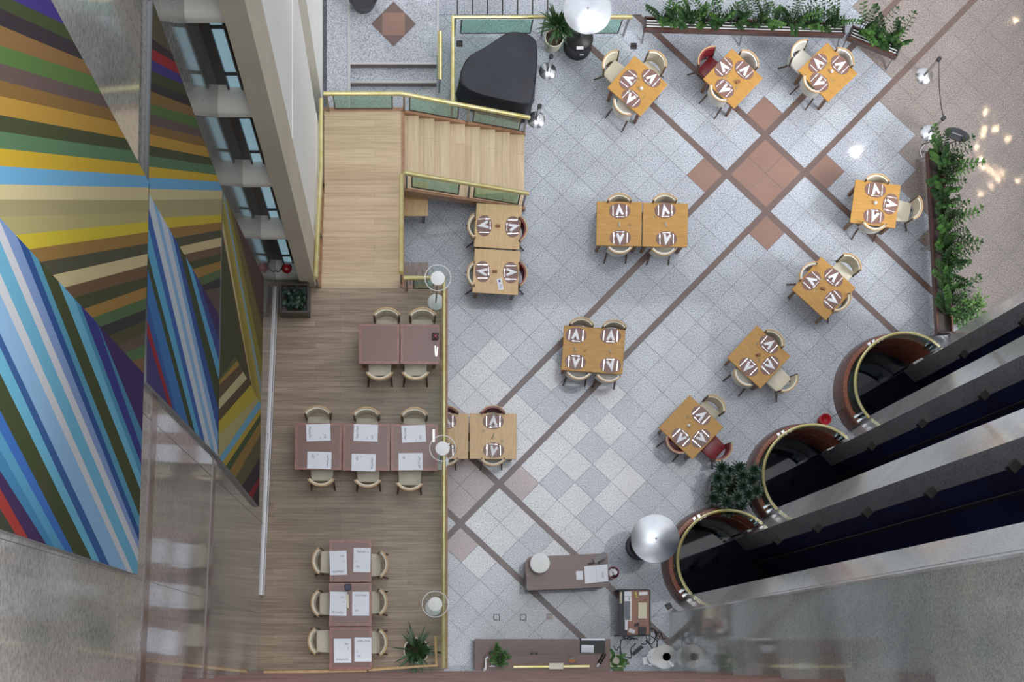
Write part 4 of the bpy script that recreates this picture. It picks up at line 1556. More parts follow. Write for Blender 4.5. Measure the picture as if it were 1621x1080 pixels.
def strap_plant(mb, n, L, W, rr, z0=0.0, spread=0.9):
    for i in range(n):
        a = rr.uniform(0, 2 * PI)
        el = rr.uniform(0.25, 1.35) * spread
        d = Vector((math.cos(a) * math.sin(el), math.sin(a) * math.sin(el), math.cos(el)))
        base = Vector((0.03 * math.cos(a), 0.03 * math.sin(a), z0 + rr.uniform(0, 0.25)))
        l = L * rr.uniform(0.7, 1.1)
        mb.leaf(base, d, Vector((0, 0, 1)), l, W * rr.uniform(0.8, 1.2), 0.6)


def potted_palm(px, py, z, label, pot_r, pot_h, pot_mat, L, n=60, trunk=0.0, seed=1, name='potted_palm', tilt=0.0):
    rr = random.Random(seed)
    b = P(px, py, z)
    r = thing(name, label, 'plant', b)
    m = MB()
    m.lathe([(0.0, 0), (pot_r * 0.72, 0), (pot_r * 0.95, pot_h * 0.5), (pot_r, pot_h), (pot_r * 0.9, pot_h), (pot_r * 0.88, pot_h - 0.05), (0, pot_h - 0.05)], n=28)
    p = m.build('pot', pot_mat, r, smooth=True)
    m = MB()
    m.lathe([(0.0, pot_h - 0.04), (pot_r * 0.88, pot_h - 0.045)], n=20, cap=False)
    m.build('soil', 'soil', p)
    if trunk:
        m = MB()
        m.tube([(0, 0, pot_h - 0.05), (0.02, 0.0, pot_h + trunk * 0.5), (0, 0.02, pot_h + trunk)], [0.04, 0.032, 0.028], 8)
        m.build('trunk', 'stem_green', r)
    m = MB()
    strap_plant(m, n, L, 0.035, rr, pot_h + trunk - 0.15)
    m.build('foliage', 'leaf_dark', r)
    return r


potted_palm(874, 74, 0, 'spiky palm in a tall cream pot between piano and patio heater', 0.17, 0.5, 'pot_cream', 0.42, 110, 0.55, 4)
potted_palm(659, 1030, DZ, 'spiky palm in a white-rimmed round pot at the bottom of the gallery', 0.21, 0.42, 'pot_cream', 0.48, 54, 0.0, 5)

# large leafy plant in a silver pot by the lift rails
rr = random.Random(11)
r = thing('potted_plant', 'big bushy dark green plant in round silver pot between two lift rails', 'plant', P(1146, 779, 0))
m = MB()
m.lathe([(0.0, 0), (0.3, 0), (0.39, 0.2), (0.40, 0.42), (0.36, 0.5), (0.33, 0.5), (0.33, 0.44), (0, 0.44)], n=36)
pot = m.build('pot', 'pot_grey', r, smooth=True)
m = MB()
m.lathe([(0.0, 0.455), (0.33, 0.45)], n=24, cap=False)
m.build('soil', 'soil', pot)
m = MB()
heads = []
for i in range(17):
    a = i * 2.4
    rad = 0.08 + 0.34 * math.sqrt((i + 0.5) / 17)
    x, y, z = rad * math.cos(a), rad * math.sin(a), 1.25 + rr.uniform(-0.25, 0.2) - rad * 0.5
    heads.append((x, y, z))
    m.tube([(x * 0.15, y * 0.15, 0.44), (x * 0.6, y * 0.6, 0.44 + (z - 0.44) * 0.6), (x, y, z)], [0.022, 0.016, 0.012], 6)
m.build('stem', 'stem_green', r)
m = MB()
for (x, y, z) in heads:
    for k in range(34):
        a = k * 2.399
        el = 0.15 + 1.55 * (k / 34)
        d = Vector((math.cos(a) * math.sin(el), math.sin(a) * math.sin(el), math.cos(el)))
        m.leaf((x, y, z - 0.1 * k / 34), d, (0, 0, 1), rr.uniform(0.13, 0.2), 0.036, 0.5)
m.build('foliage', 'leaf_deep', r)


def zz_mesh(seed, nst, h, lean, mats=('leaf_dark', 'leaf_mid')):
    """zamioculcas: arching stems with paired leaflets"""
    rr = random.Random(seed)
    m = MB()
    for s in range(nst):
        a = rr.uniform(0, 2 * PI)
        tilt = rr.uniform(0.1, lean)
        L = h * rr.uniform(0.7, 1.1)
        dirx, diry = math.cos(a), math.sin(a)
        pts = []
        for i in range(6):
            u = i / 5
            th = tilt * u * 1.1
            pts.append(Vector((dirx * L * u * math.sin(th) + dirx * 0.03, diry * L * u * math.sin(th) + diry * 0.03, L * u * math.cos(th * 0.8))))
        m.slot = 0
        m.tube(pts, [0.008, 0.007, 0.006, 0.005, 0.004, 0.003], 4, cap=False)
        m.slot = rr.choice((0, 0, 1))
        for i in range(1, 9):
            u = 0.25 + 0.75 * i / 8
            k = min(4, int(u * 5))
            p = pts[k].lerp(pts[k + 1], u * 5 - k) if k < 5 else pts[5]
            t = (pts[min(5, k + 1)] - pts[k]).normalized()
            side = t.cross(Vector((dirx, diry, 0.25))).normalized()
            for sg in (-1, 1):
                d = side * sg + t * 0.55
                m.leaf(p, d, Vector((dirx, diry, 1)), 0.1 * (1.1 - 0.35 * u), 0.062, 0.3)
        m.leaf(pts[5], (pts[5] - pts[4]), Vector((dirx, diry, 1)), 0.08, 0.04, 0.3)
    return m


def planter(name, label, p0, p1, width, z0, z1, legs=3, group='planter boxes', slats=True):
    a, b = Vector(p0), Vector(p1)
    c = (a + b) / 2
    L = (b - a).length
    ang = math.atan2(b.y - a.y, b.x - a.x)
    r = thing(name, label, 'planter', (c.x, c.y, 0), ang, group)
    for s in (-1, 1):
        m = MB()
        m.box((0, s * width / 2, (z0 + z1) / 2), (L, 0.03, z1 - z0))
        m.build('side_board', 'planter_wood', r)
    m = MB()
    m.box((0, 0, z0 + 0.02), (L - 0.02, width - 0.04, 0.04))
    for s in (-1, 1):
        m.box((s * (L / 2 - 0.015), 0, (z0 + z1) / 2), (0.03, width, z1 - z0))
    m.build('trough', 'planter_dark', r)
    if slats:
        for k in range(3):
            m = MB()
            m.box((0, -width / 2 + width * (k + 1) / 4, z1 - 0.03), (L - 0.08, 0.018, 0.02))
            m.build('slat', 'white_plastic', r)
    for i in range(legs):
        x = -L / 2 + 0.03 + (L - 0.06) * i / (legs - 1)
        m = MB()
        m.tube([(x, -width / 2 - 0.09, 0.0), (x, 0, z0), (x, width / 2 + 0.05, 0.0)], 0.018, 6)
        m.build('leg', 'chrome', r)
    return r


zt = 0.5
planter('planter', 'long raised planter box along the top edge, behind the turned tables', P(1020, 36, zt), P(1338, 45, zt), 0.2, 0.32, 0.5, 3)
planter('planter', 'short raised planter box angled at the right end of the long planter', P(1346, 49, zt), P(1424, 81, zt), 0.2, 0.32, 0.5, 2)
planter('planter', 'raised planter box running down the right side, full of dense greenery', P(1482, 238, zt), P(1497, 528, zt), 0.26, 0.32, 0.5, 3, slats=False)

ZZ = []
for k in range(5):
    ZZ.append(zz_mesh(20 + k, 8, 0.76 + 0.06 * (k % 3), 0.45))
ORD = ['first', 'second', 'third', 'fourth', 'fifth', 'sixth', 'seventh', 'eighth', 'ninth', 'tenth', 'eleventh', 'twelfth', 'thirteenth', 'fourteenth', 'fifteenth']
zz_obj = {}


def zz_plant(v, p, rz, label, group, name='leafy_plant', sc=1.0):
    if v not in zz_obj:
        o = ZZ[v].build(name, ['leaf_dark', 'leaf_mid'])
        zz_obj[v] = o
    else:
        o = zz_obj[v].copy()
        C.objects.link(o)
    o.location = p
    o.scale = (sc, sc, sc)
    o.rotation_euler = (0, 0, rz)
    return tag(o, label, 'plant', group)


rr = random.Random(5)
N = 13
for i in range(N):
    u = (i + 0.5) / N
    p = P(1034 + (1330 - 1034) * u, 37 + 8 * u, 0.37)
    p.z = 0.37
    zz_plant(i % 5, p, rr.uniform(0, 6), '%s leafy plant from the left in the long planter at the top' % ORD[i], 'plants in the long planter', sc=rr.uniform(0.9, 1.15))
for i in range(4):
    u = (i + 0.5) / 4
    p = P(1350 + 72 * u, 51 + 29 * u, 0.37)
    zz_plant((i + 2) % 5, p, rr.uniform(0, 6), '%s leafy plant from the left in the short angled planter' % ORD[i], 'plants in the short planter', sc=rr.uniform(0.95, 1.15))
for i in range(14):
    u = (i + 0.5) / 14
    p = P(1483 + 13 * u, 242 + 262 * u, 0.37)
    zz_plant((i + 1) % 5, p, rr.uniform(0, 6), '%s leafy plant from the top in the planter on the right' % ORD[i], 'plants in the right planter', sc=rr.uniform(1.0, 1.25))
# loose shrubs at the foot of the right hedge
for k, (px, py, L, lab) in enumerate(((1522, 505, 0.5, 'loose olive green shrub at the lower end of right hedge, next to granite fin'), (1545, 480, 0.42, 'pale feathery shrub, outermost at the lower end of the right hedge'))):
    m = MB()
    rr = random.Random(60 + k)
    for s in range(26):
        a = rr.uniform(0, 2 * PI)
        el = rr.uniform(0.1, 1.0)
        d = Vector((math.cos(a) * math.sin(el), math.sin(a) * math.sin(el), math.cos(el)))
        e = d * L * rr.uniform(0.8, 1.2)
        m.tube([(0, 0, 0), e * 0.5 + Vector((0, 0, 0.05)), e], 0.004, 4, cap=False)
        for i in range(9):
            p = e * (0.3 + 0.08 * i)
            q = Vector((rr.uniform(-1, 1), rr.uniform(-1, 1), rr.uniform(-0.1, 0.7)))
            m.leaf(p, q, (0, 0, 1), 0.075, 0.03, 0.3)
    b = P(px, py, 0.25)
    o = m.build('shrub', 'leaf_fern' if k else 'leaf_mid', loc=(b.x, b.y, 0.0))
    tag(o, lab, 'shrub', 'shrubs by the right hedge')

# planter box on the gallery under the window bay
b = P(466, 472, DZ + 0.5)
r = thing('planter', 'dark square planter box at the stair end of the gallery, under windows', 'planter', (b.x, b.y, DZ))
m = MB()
for s in (-1, 1):
    m.box((s * 0.22, 0, 0.25), (0.03, 0.46, 0.5))
    m.box((0, s * 0.22, 0.25), (0.41, 0.03, 0.5))
m.box((0, 0, 0.2), (0.41, 0.41, 0.3))
m.build('box', 'planter_dark', r)
for k in range(1):
    m = MB()
    m.lathe([(0, 0.36), (0.19, 0.355)], n=16, cap=False)
    m.build('soil', 'soil', r)
m = MB()
rr = random.Random(8)
for i in range(90):
    a = rr.uniform(0, 2 * PI)
    el = rr.uniform(0.5, 1.5)
    d = Vector((math.cos(a) * math.sin(el), math.sin(a) * math.sin(el), math.cos(el)))
    m.leaf((rr.uniform(-0.15, 0.15), rr.uniform(-0.15, 0.15), rr.uniform(0.36, 0.46)), d, (0, 0, 1), 0.1, 0.05, 0.4)
m.build('foliage', 'leaf_deep', r)

# red lantern on the lowest window ledge
b = P(455, 428, 3.32)
r = thing('lantern', 'red lantern with clear glass base on the lowest white window ledge', 'lantern', (b.x, b.y, 3.3))
m = MB()
m.lathe([(0.02, 0.14), (0.075, 0.12), (0.085, 0.2), (0.05, 0.27), (0.0, 0.28)], n=20)
m.build('cap', 'red_gloss', r, smooth=True)
m = MB()
m.lathe([(0.0, 0.0), (0.07, 0.0), (0.075, 0.06), (0.06, 0.125)], n=20)
m.build('glass_base', 'glass_clear', r, smooth=True)
m = MB()
m.tube([(-0.08, 0, 0.2), (-0.12, -0.03, 0.1), (-0.16, -0.03, 0.03), (-0.22, 0.02, 0.02), (-0.27, 0.05, 0.02)], 0.008, 6)
m.build('cord', 'black_plastic', r)
# red vase between two lift rails
b = P(1299.5, 668, 0.0)
r = thing('vase', 'glossy red vase with ruffled rim between the middle and topmost lift rails', 'vase', (b.x, b.y, 0))
m = MB()
m.lathe([(0.0, 0.0), (0.07, 0), (0.1, 0.12), (0.095, 0.22), (0.05, 0.29), (0.06, 0.33), (0.105, 0.37), (0.09, 0.37), (0.04, 0.31), (0.0, 0.3)], n=20)
m.build('body', 'red_gloss', r, smooth=True)
m = MB()
m.tube([(0.08, 0.02, 0.3), (0.16, 0.06, 0.36), (0.22, 0.12, 0.46), (0.26, 0.16, 0.53)], 0.006, 6)
m.build('cord', 'black_plastic', r)

# ================================================================== COUNTERS AND DESK
def box_thing_part(root, name, c, s, mat_, rz=0.0, bevel=0.0, parent=None):
    m = MB()
    m.box(c, s, rz)
    return m.build(name, mat_, parent or root, bevel=bevel)


cz = 1.05
b = P(898, 905.5, cz)
r = thing('reception_counter', 'dark wooden counter with one rounded end and an open book on top', 'counter', (b.x, b.y, 0), 0.045, 'dark wooden counters')
W_, D_ = 1.43, 0.585
m = MB()
pl = []
for (sx, sy, rad) in ((1, -1, 0.01), (1, 1, 0.01), (-1, 1, 0.1), (-1, -1, 0.02)):
    cx, cy = sx * (W_ / 2 - rad), sy * (D_ / 2 - rad)
    a0 = {(1, -1): -PI / 2, (1, 1): 0, (-1, 1): PI / 2, (-1, -1): PI}[(sx, sy)]
    for i in range(5):
        a = a0 + PI / 2 * i / 4
        pl.append((cx + rad * math.cos(a), cy + rad * math.sin(a)))
m.prism(pl, cz - 0.04, cz)
m.build('countertop', 'counter_wood', r)
m = MB()
m.prism([(x * 0.975, y * 0.95) for x, y in pl], 0.08, cz - 0.04)
m.build('body', 'counter_wood', r)
m = MB()
m.prism([(x * 0.94, y * 0.88) for x, y in pl], 0.0, 0.08)
m.build('plinth', 'black_plastic', r)


def on_counter(px, py, z):
    return P(px, py, z)


p = on_counter(853, 893, cz)
r = thing('table_lamp', 'round white drum lamp on the rounded end of the counter', 'lamp', (p.x, p.y, cz + 0.002))
m = MB()
m.lathe([(0.0, 0), (0.12, 0), (0.12, 0.02), (0.03, 0.04), (0.02, 0.12)], n=24)
m.build('base', 'steel', r, smooth=True)
m = MB()
m.lathe([(0.165, 0.1), (0.17, 0.1), (0.17, 0.28), (0.155, 0.285), (0.0, 0.29)], n=36)
m.build('lamp_shade', 'lampshade', r, smooth=True)
p = on_counter(943.5, 909, cz)
r = thing('guest_book', 'large open white book on the right end of the counter with the drum lamp', 'book', (p.x, p.y, cz + 0.002), 0.05)
for s in (-1, 1):
    m = MB()
    m.slab([(0.002 * s, -0.15, 0.03), (0.2 * s, -0.15 + 0.01 * s, 0.018 + (0.04 if s > 0 else 0)), (0.2 * s, 0.15 + 0.01 * s, 0.018 + (0.04 if s > 0 else 0)), (0.002 * s, 0.15, 0.03)], 0.02)
    m.build('page_block', 'paper', r)
m = MB()
m.box((0.0, 0, 0.005), (0.4, 0.3, 0.01))
m.build('cover', 'grey_plastic', r)
m = MB()
for i in range(5):
    m.box((0.11, 0.02 - 0.022 * i, 0.06 + 0.0), (0.03 + 0.01 * (i % 2), 0.006, 0.002))
m.build('print', 'ink', r)
p = on_counter(917.5, 911, cz)
m = MB()
m.box((0, 0, 0.003), (0.115, 0.15, 0.006))
tag(m.build('note_card', 'paper', loc=(p.x, p.y, cz + 0.002), rz=0.03), 'small white card left of the open book', 'card')
p = on_counter(949, 884, cz)
r = thing('card_reader', 'angled grey device on a stand above the open book', 'device', (p.x, p.y, cz + 0.002), 0.52)
box_thing_part(r, 'stand', (0, -0.04, 0.035), (0.12, 0.08, 0.07), 'black_plastic')
m = MB()
m.slab([(-0.12, -0.035, 0.08), (0.12, -0.035, 0.08), (0.12, 0.055, 0.12), (-0.12, 0.055, 0.12)], 0.018)
m.build('screen', 'frame_silver', r)
p = on_counter(935, 892.5, cz)
m = MB()
m.box((0, 0, 0.012), (0.1, 0.03, 0.024))
tag(m.build('stapler', 'black_plastic', loc=(p.x, p.y, cz + 0.002), rz=0.1, bevel=0.006), 'small black stapler lying just above the open book', 'stapler')
p = P(970.5, 907, 0.4)
r = thing('waste_bin', 'round magenta bin with crumpled white tissue beside the counter end', 'bin', (p.x, p.y, 0))
m = MB()
m.lathe([(0.0, 0.0), (0.085, 0.0), (0.105, 0.4), (0.112, 0.41), (0.098, 0.41), (0.08, 0.03), (0.0, 0.03)], n=24)
m.build('shell', 'magenta', r, smooth=True)
m = MB()
rr = random.Random(4)
for i in range(9):
    a = rr.uniform(0, 6.28)
    m.leaf((0.03 * math.cos(a), 0.03 * math.sin(a), 0.33 + 0.02 * i / 3), (math.cos(a + 2), math.sin(a + 2), 0.3), (0, 0, 1), 0.1, 0.07, 0.5)
m.build('tissue', 'linen', r)

# computer desk
dz_ = 0.75
b = P(1003.5, 970, dz_)
r = thing('computer_desk', 'small reddish desk with black frame crowded with a keyboard and papers', 'desk', (b.x, b.y, 0))
box_thing_part(r, 'desktop', (0.08, 0, dz_ - 0.015), (0.40, 0.78, 0.03), 'desk_wood')
box_thing_part(r, 'keyboard_shelf', (-0.19, 0, dz_ - 0.03), (0.13, 0.78, 0.03), 'black_plastic')
for s in (-1, 1):
    box_thing_part(r, 'side_panel', (0.0, s * 0.4, dz_ / 2 + 0.01), (0.53, 0.02, dz_ + 0.02), 'black_plastic')
box_thing_part(r, 'back_panel', (0.28, 0, dz_ / 2 + 0.01), (0.02, 0.8, dz_ + 0.02), 'black_plastic')
p = P(994, 964, 0.77)
r = thing('keyboard', 'white computer keyboard with dark keys on the desk', 'keyboard', (p.x, p.y, dz_ + 0.002), PI / 2)
box_thing_part(r, 'case', (0, 0, 0.011), (0.42, 0.13, 0.022), 'white_plastic', bevel=0.006)
kb = MB()
for row in range(5):
    for col in range(13):
        kb.box((-0.185 + 0.0255 * col, -0.028 + 0.02 * row, 0.026), (0.021, 0.016, 0.008))
for col in range(3):
    kb.box((0.155 + 0.017 * col, -0.02, 0.026), (0.013, 0.014, 0.008))
kb.build('keys', 'navy', r)
p = P(1017, 967, 0.77)
m = MB()
m.box((0, 0, 0.02), (0.15, 0.28, 0.04))
tag(m.build('paper_stack', 'beige_card', loc=(p.x, p.y, dz_ + 0.002), bevel=0.004), 'cream block of paper beside the keyboard on the desk', 'paper')
p = P(981.5, 947, 0.8)
m = MB()
m.box((0, 0, 0.11), (0.02, 0.2, 0.22))
tag(m.build('file_folder', 'beige_card', loc=(p.x, p.y, dz_ - 0.012)), 'thin cream folder upright on the black shelf of the desk', 'folder')
for (px, py, sx, sy, sz, mt, nm, lab, cat, rz) in (
        (994, 940.5, 0.13, 0.09, 0.03, 'paper', 'paper_stack', 'white papers in the upper left corner of the desk', 'paper', 0),
        (1018, 940, 0.15, 0.06, 0.05, 'white_plastic', 'tissue_box', 'white box in the upper right corner of the desk', 'box', 0.05),
        (1007, 942, 0.04, 0.11, 0.04, 'yellow_note', 'notebook', 'small mustard notebook at the top of the desk', 'notebook', 0.25),
        (1021, 950, 0.08, 0.02, 0.01, 'magenta', 'pen', 'reddish pen above the cream paper block', 'pen', 0.1),
        (991.5, 989, 0.05, 0.19, 0.02, 'paper', 'paper_strip', 'narrow white paper strip below the keyboard', 'paper', 0),
        (1000, 999.5, 0.11, 0.07, 0.05, 'frame_silver', 'desk_phone', 'silver phone near the bottom edge of the desk', 'phone', -0.35),
        (1016.5, 998.5, 0.13, 0.14, 0.09, 'black_plastic', 'label_printer', 'black box printer in the bottom right corner of the desk', 'printer', 0),
        (1008, 989, 0.08, 0.05, 0.05, 'black_plastic', 'hole_punch', 'black hole punch above the phone on the desk', 'punch', 0.3)):
    p = P(px, py, 0.78)
    m = MB()
    m.box((0, 0, sz / 2), (sx, sy, sz), 0, 0.96)
    m.box((sx * 0.12, 0, sz + 0.003), (sx * 0.45, sy * 0.5, 0.006))
    tag(m.build(nm, mt, loc=(p.x, p.y, dz_ + 0.002), rz=rz, bevel=0.004), lab, cat)
# tangled cables and power strip
rr = random.Random(21)
for k in range(7):
    m = MB()
    pts = []
    x, y = P(1012 + rr.uniform(-10, 14), 1016 + rr.uniform(-3, 5), 0).xy
    ang = rr.uniform(0, 6.28)
    for i in range(26):
        pts.append(Vector((x, y, 0.012 + 0.004 * k + 0.006 * math.sin(i))))
        ang += rr.uniform(-0.75, 0.8)
        x += 0.055 * math.cos(ang)
        y += 0.055 * math.sin(ang)
        cx, cy = P(1012, 1026, 0).xy
        x += (cx - x) * 0.08
        y += (cy - y) * 0.1
    m.tube(pts, 0.008, 5)
    tag(m.build('cable', 'black_plastic', smooth=True), 'thin black cable in the tangle below the desk', 'cable', 'tangled black cables below the desk')
p = P(1009, 1030, 0.05)
m = MB()
m.box((0, 0, 0.03), (0.22, 0.06, 0.05))
for i in range(4):
    m.box((-0.075 + 0.05 * i, 0, 0.06), (0.03, 0.03, 0.012))
tag(m.build('power_strip', 'black_plastic', loc=(p.x, p.y, 0.045), rz=0.7), 'black power strip among the tangled cables below the desk', 'power strip')
p = P(1020.5, 1046.5, 0.05)
m = MB()
m.box((0, 0, 0.03), (0.07, 0.13, 0.06))
m.box((0, 0.02, 0.063), (0.035, 0.035, 0.006))
tag(m.build('adapter', 'white_plastic', loc=(p.x, p.y, 0.03), rz=0.2, bevel=0.006), 'small white adapter left of the white cone lamp', 'adapter')

# long bottom counter with raised shelf
r = thing('reception_desk', 'long dark wooden desk at the bottom edge with raised front shelf', 'counter', P(857, 1036, 0), 0.0, 'dark wooden counters')
a, b = P(751, 1012, 0.9), P(966, 1062, 0.9)
o0 = r.location
cx, cy = (a.x + b.x) / 2 - o0.x, (a.y + b.y) / 2 - o0.y
box_thing_part(r, 'desktop', (cx, cy, 0.88), (b.x - a.x, a.y - b.y, 0.04), 'counter_wood', bevel=0.005)
box_thing_part(r, 'front_panel', (cx, b.y - o0.y + 0.04, 0.44), (b.x - a.x - 0.06, 0.04, 0.84), 'counter_wood')
for s in (-1, 1):
    box_thing_part(r, 'side_panel', (cx + s * ((b.x - a.x) / 2 - 0.03), cy, 0.44), (0.04, a.y - b.y - 0.04, 0.84), 'counter_wood')
sa, sb = P(768, 1037, 1.1), P(964, 1063, 1.1)
box_thing_part(r, 'shelf', ((sa.x + sb.x) / 2 - o0.x, (sa.y + sb.y) / 2 - o0.y, 1.09), (sb.x - sa.x, sa.y - sb.y, 0.03), 'counter_wood', bevel=0.004)
for s in (-1, 0, 1):
    box_thing_part(r, 'shelf_support', ((sa.x + sb.x) / 2 - o0.x + s * 0.95, (sa.y + sb.y) / 2 - o0.y, 0.988), (0.03, 0.2, 0.175), 'counter_wood')
p = P(938, 1022, 0.92)
r = thing('document_tray', 'black tray with white papers in the upper right of the long desk', 'tray', (p.x, p.y, 0.902))
box_thing_part(r, 'tray', (0, 0, 0.015), (0.44, 0.25, 0.03), 'black_plastic')
box_thing_part(r, 'paper_strip', (0.01, 0.105, 0.034), (0.42, 0.035, 0.006), 'paper')
box_thing_part(r, 'paper_sheet', (-0.09, -0.06, 0.034), (0.22, 0.13, 0.006), 'paper', -0.03)
p = P(873, 1056, 1.2)
r = thing('picture_lamp', 'long brass strip lamp with beige box along the front of the long desk', 'lamp', (p.x, p.y, 1.107))
m = MB()
m.tube([(-0.66, 0, 0.1), (0.66, 0.012, 0.1)], 0.028, 10)
m.build('tube', 'brass', r, smooth=True)
box_thing_part(r, 'housing', (0.08, 0.015, 0.09), (0.26, 0.11, 0.1), 'pot_cream', bevel=0.015)
box_thing_part(r, 'foot', (0.08, 0.0, 0.02), (0.12, 0.09, 0.04), 'dark_metal')
p = P(905, 1045.5, 1.12)
r = thing('candy_bowl', 'glass bowl of amber sweets on the front shelf of the long desk', 'bowl', (p.x, p.y, 1.107), 0.6)
m = MB()
m.lathe([(0.0, 0), (0.05, 0.0), (0.085, 0.05), (0.095, 0.09), (0.09, 0.09), (0.078, 0.05), (0.045, 0.01), (0, 0.01)], n=24)
m.build('bowl', 'glass_clear', r, smooth=True)
m = MB()
rr = random.Random(2)
for i in range(22):
    a, q = rr.uniform(0, 6.28), rr.uniform(0, 0.055)
    m.box((q * math.cos(a), q * math.sin(a), 0.025 + rr.uniform(0, 0.045)), (0.03, 0.018, 0.018), rr.uniform(0, 3))
sw = m.build('sweets', 'amber', r, bevel=0.004)
sw['kind'] = 'stuff'
p = P(951, 1046, 1.15)
r = thing('bottle', 'dark bottle with silver cap lying at the right end of the front shelf', 'bottle', (p.x, p.y, 1.107), 1.05)
m = MB()
m.tube([(-0.06, 0, 0.036), (0.14, 0, 0.036)], 0.035, 14)
m.build('body', 'dark_metal', r, smooth=True)
m = MB()
m.tube([(-0.13, 0, 0.036), (-0.06, 0, 0.036)], 0.036, 14)
m.build('cap', 'frame_silver', r, smooth=True)
p = P(845.5, 1035, 0.92)
r = thing('sunglasses', 'pair of black glasses lying in the middle of the long desk', 'glasses', (p.x, p.y, 0.902))
for s in (-1, 1):
    m = MB()
    m.lathe([(0, 0), (0.026, 0.0), (0.026, 0.008), (0, 0.008)], (s * 0.042, 0, 0.002), 16)
    m.build('lens', 'black_plastic', r)
m = MB()
m.tube([(-0.02, 0.0, 0.008), (0, 0.006, 0.01), (0.02, 0.0, 0.008)], 0.004, 6)
m.build('bridge', 'black_plastic', r)
# plants of the bottom counter
p = P(790, 1043, 1.12)
r = thing('potted_plant', 'leafy green plant on the left end of the long desk', 'plant', (p.x, p.y, 1.107))
m = MB()
m.lathe([(0.0, 0), (0.07, 0), (0.1, 0.16), (0.085, 0.16), (0.08, 0.13), (0, 0.13)], n=20)
m.build('pot', 'planter_dark', r)
m = MB()
rr = random.Random(31)
for i in range(95):
    a = rr.uniform(0, 6.28)
    el = rr.uniform(0.1, 1.7)
    d = Vector((math.cos(a) * math.sin(el), math.sin(a) * math.sin(el), math.cos(el)))
    o = d * rr.uniform(0.02, 0.15) + Vector((0, 0.0, 0.16))
    if i % 6 == 0:
        o = Vector((-0.06, 0.16 + rr.uniform(-0.04, 0.06), 0.25))
    m.leaf(o, d, (0, 0, 1), rr.uniform(0.07, 0.12), 0.05, 0.5)
m.build('foliage', 'leaf_mid', r)
p = P(768.5, 1051, 1.1)
r = thing('tap_stand', 'slim white curved stand at the left end of the front shelf', 'stand', (p.x, p.y, 0.902))
m = MB()
m.tube([(0, -0.1, 0.0), (0, -0.1, 0.26), (0, -0.02, 0.3), (0, 0.09, 0.3), (0.04, 0.12, 0.3)], 0.014, 8)
m.build('stem', 'white_plastic', r, smooth=True)
m = MB()
m.lathe([(0, 0), (0.03, 0), (0.025, 0.012), (0, 0.014)], (0, -0.1, 0), 14)
m.build('foot', 'white_plastic', r)
m = MB()
p = P(779, 1055, 1.1)
m.box((0, 0, 0.004), (0.1, 0.018, 0.008))
m.box((0, 0.05, 0.004), (0.018, 0.09, 0.008))
tag(m.build('clip_stand', 'white_plastic', loc=(p.x, p.y, 1.107)), 'tiny white T-shaped holder beside the leafy plant on the long desk', 'holder')
p = P(976, 1046, 0.45)
r = thing('potted_plant', 'low green plant in pale square pot at the right end of the long desk', 'plant', (p.x, p.y, 0))
m = MB()
for s in (-1, 1):
    m.box((s * 0.1, 0, 0.22), (0.02, 0.22, 0.44))
    m.box((0, s * 0.1, 0.22), (0.18, 0.02, 0.44))
m.box((0, 0, 0.18), (0.18, 0.18, 0.34))
m.build('pot', 'pot_cream', r)
m = MB()
rr = random.Random(32)
for i in range(40):
    a = rr.uniform(0, 6.28)
    el = rr.uniform(0.4, 1.8)
    d = Vector((math.cos(a) * math.sin(el), math.sin(a) * math.sin(el), math.cos(el)))
    m.leaf((0.06 * math.cos(a), 0.06 * math.sin(a), 0.4), d, (0, 0, 1), rr.uniform(0.08, 0.2), 0.07, 0.6)
m.build('foliage', 'leaf_mid', r)
# white cone lamp by the granite wall
p = P(1055, 1040, 1.3)
r = thing('floor_lamp', 'white cone lamp with an open top standing against the granite wall', 'lamp', (p.x, p.y, 0))
m = MB()
m.lathe([(0.0, 0), (0.16, 0), (0.16, 0.02), (0.02, 0.04), (0.018, 1.1)], n=24)
m.build('stand', 'white_plastic', r, smooth=True)
m = MB()
m.lathe([(0.07, 1.32), (0.21, 1.06), (0.205, 1.06), (0.064, 1.32), (0.07, 1.32)], n=36)
m.build('lamp_shade', 'lampshade', r, smooth=True)
m = MB()
m.lathe([(0, 1.3), (0.066, 1.31)], n=20, cap=False)
m.build('socket', 'steel', r)
m = MB()
m.box((0.08, -0.12, 1.28), (0.04, 0.13, 0.015), 0.75)
m.build('tab', 'paper', r)
p = P(1033.5, 1044, 0.3)
m = MB()
m.tube([(0.075 * math.cos(2 * PI * i / 20), 0.1 * math.sin(2 * PI * i / 20), 0.0) for i in range(21)], 0.014, 8)
tag(m.build('ring', 'white_plastic', smooth=True, loc=(p.x, p.y, 0.014)), 'white oval ring lying left of the white cone lamp', 'ring')
# floor outlets
for k, (px, py, lab) in enumerate(((786, 977.5, 'left square floor outlet between counter and long desk'), (828, 977.5, 'middle square floor outlet between counter and long desk'),
                                   (870, 976.5, 'pale square floor outlet on the dark strip, right of two others'), (1058.5, 960, 'dark square floor outlet at the foot of bottom lift rail'),
                                   (1003, 73, 'dark square floor outlet above the turned table nearest piano'), (727.5, 69, 'black square floor outlet left of the piano'))):
    p = P(px, py, 0)
    r = thing('floor_outlet', lab, 'outlet', (p.x, p.y, 0.001), 0.5 if k == 3 else 0, 'floor outlets')
    box_thing_part(r, 'frame', (0, 0, 0.004), (0.11, 0.11, 0.008), 'black_metal' if k < 2 else ('granite_pink' if k == 2 else 'black_metal'), bevel=0.002)
    box_thing_part(r, 'lid', (0, 0, 0.009), (0.085, 0.085, 0.004), 'granite_a' if k < 2 else ('granite_pink' if k == 2 else 'dark_metal'))
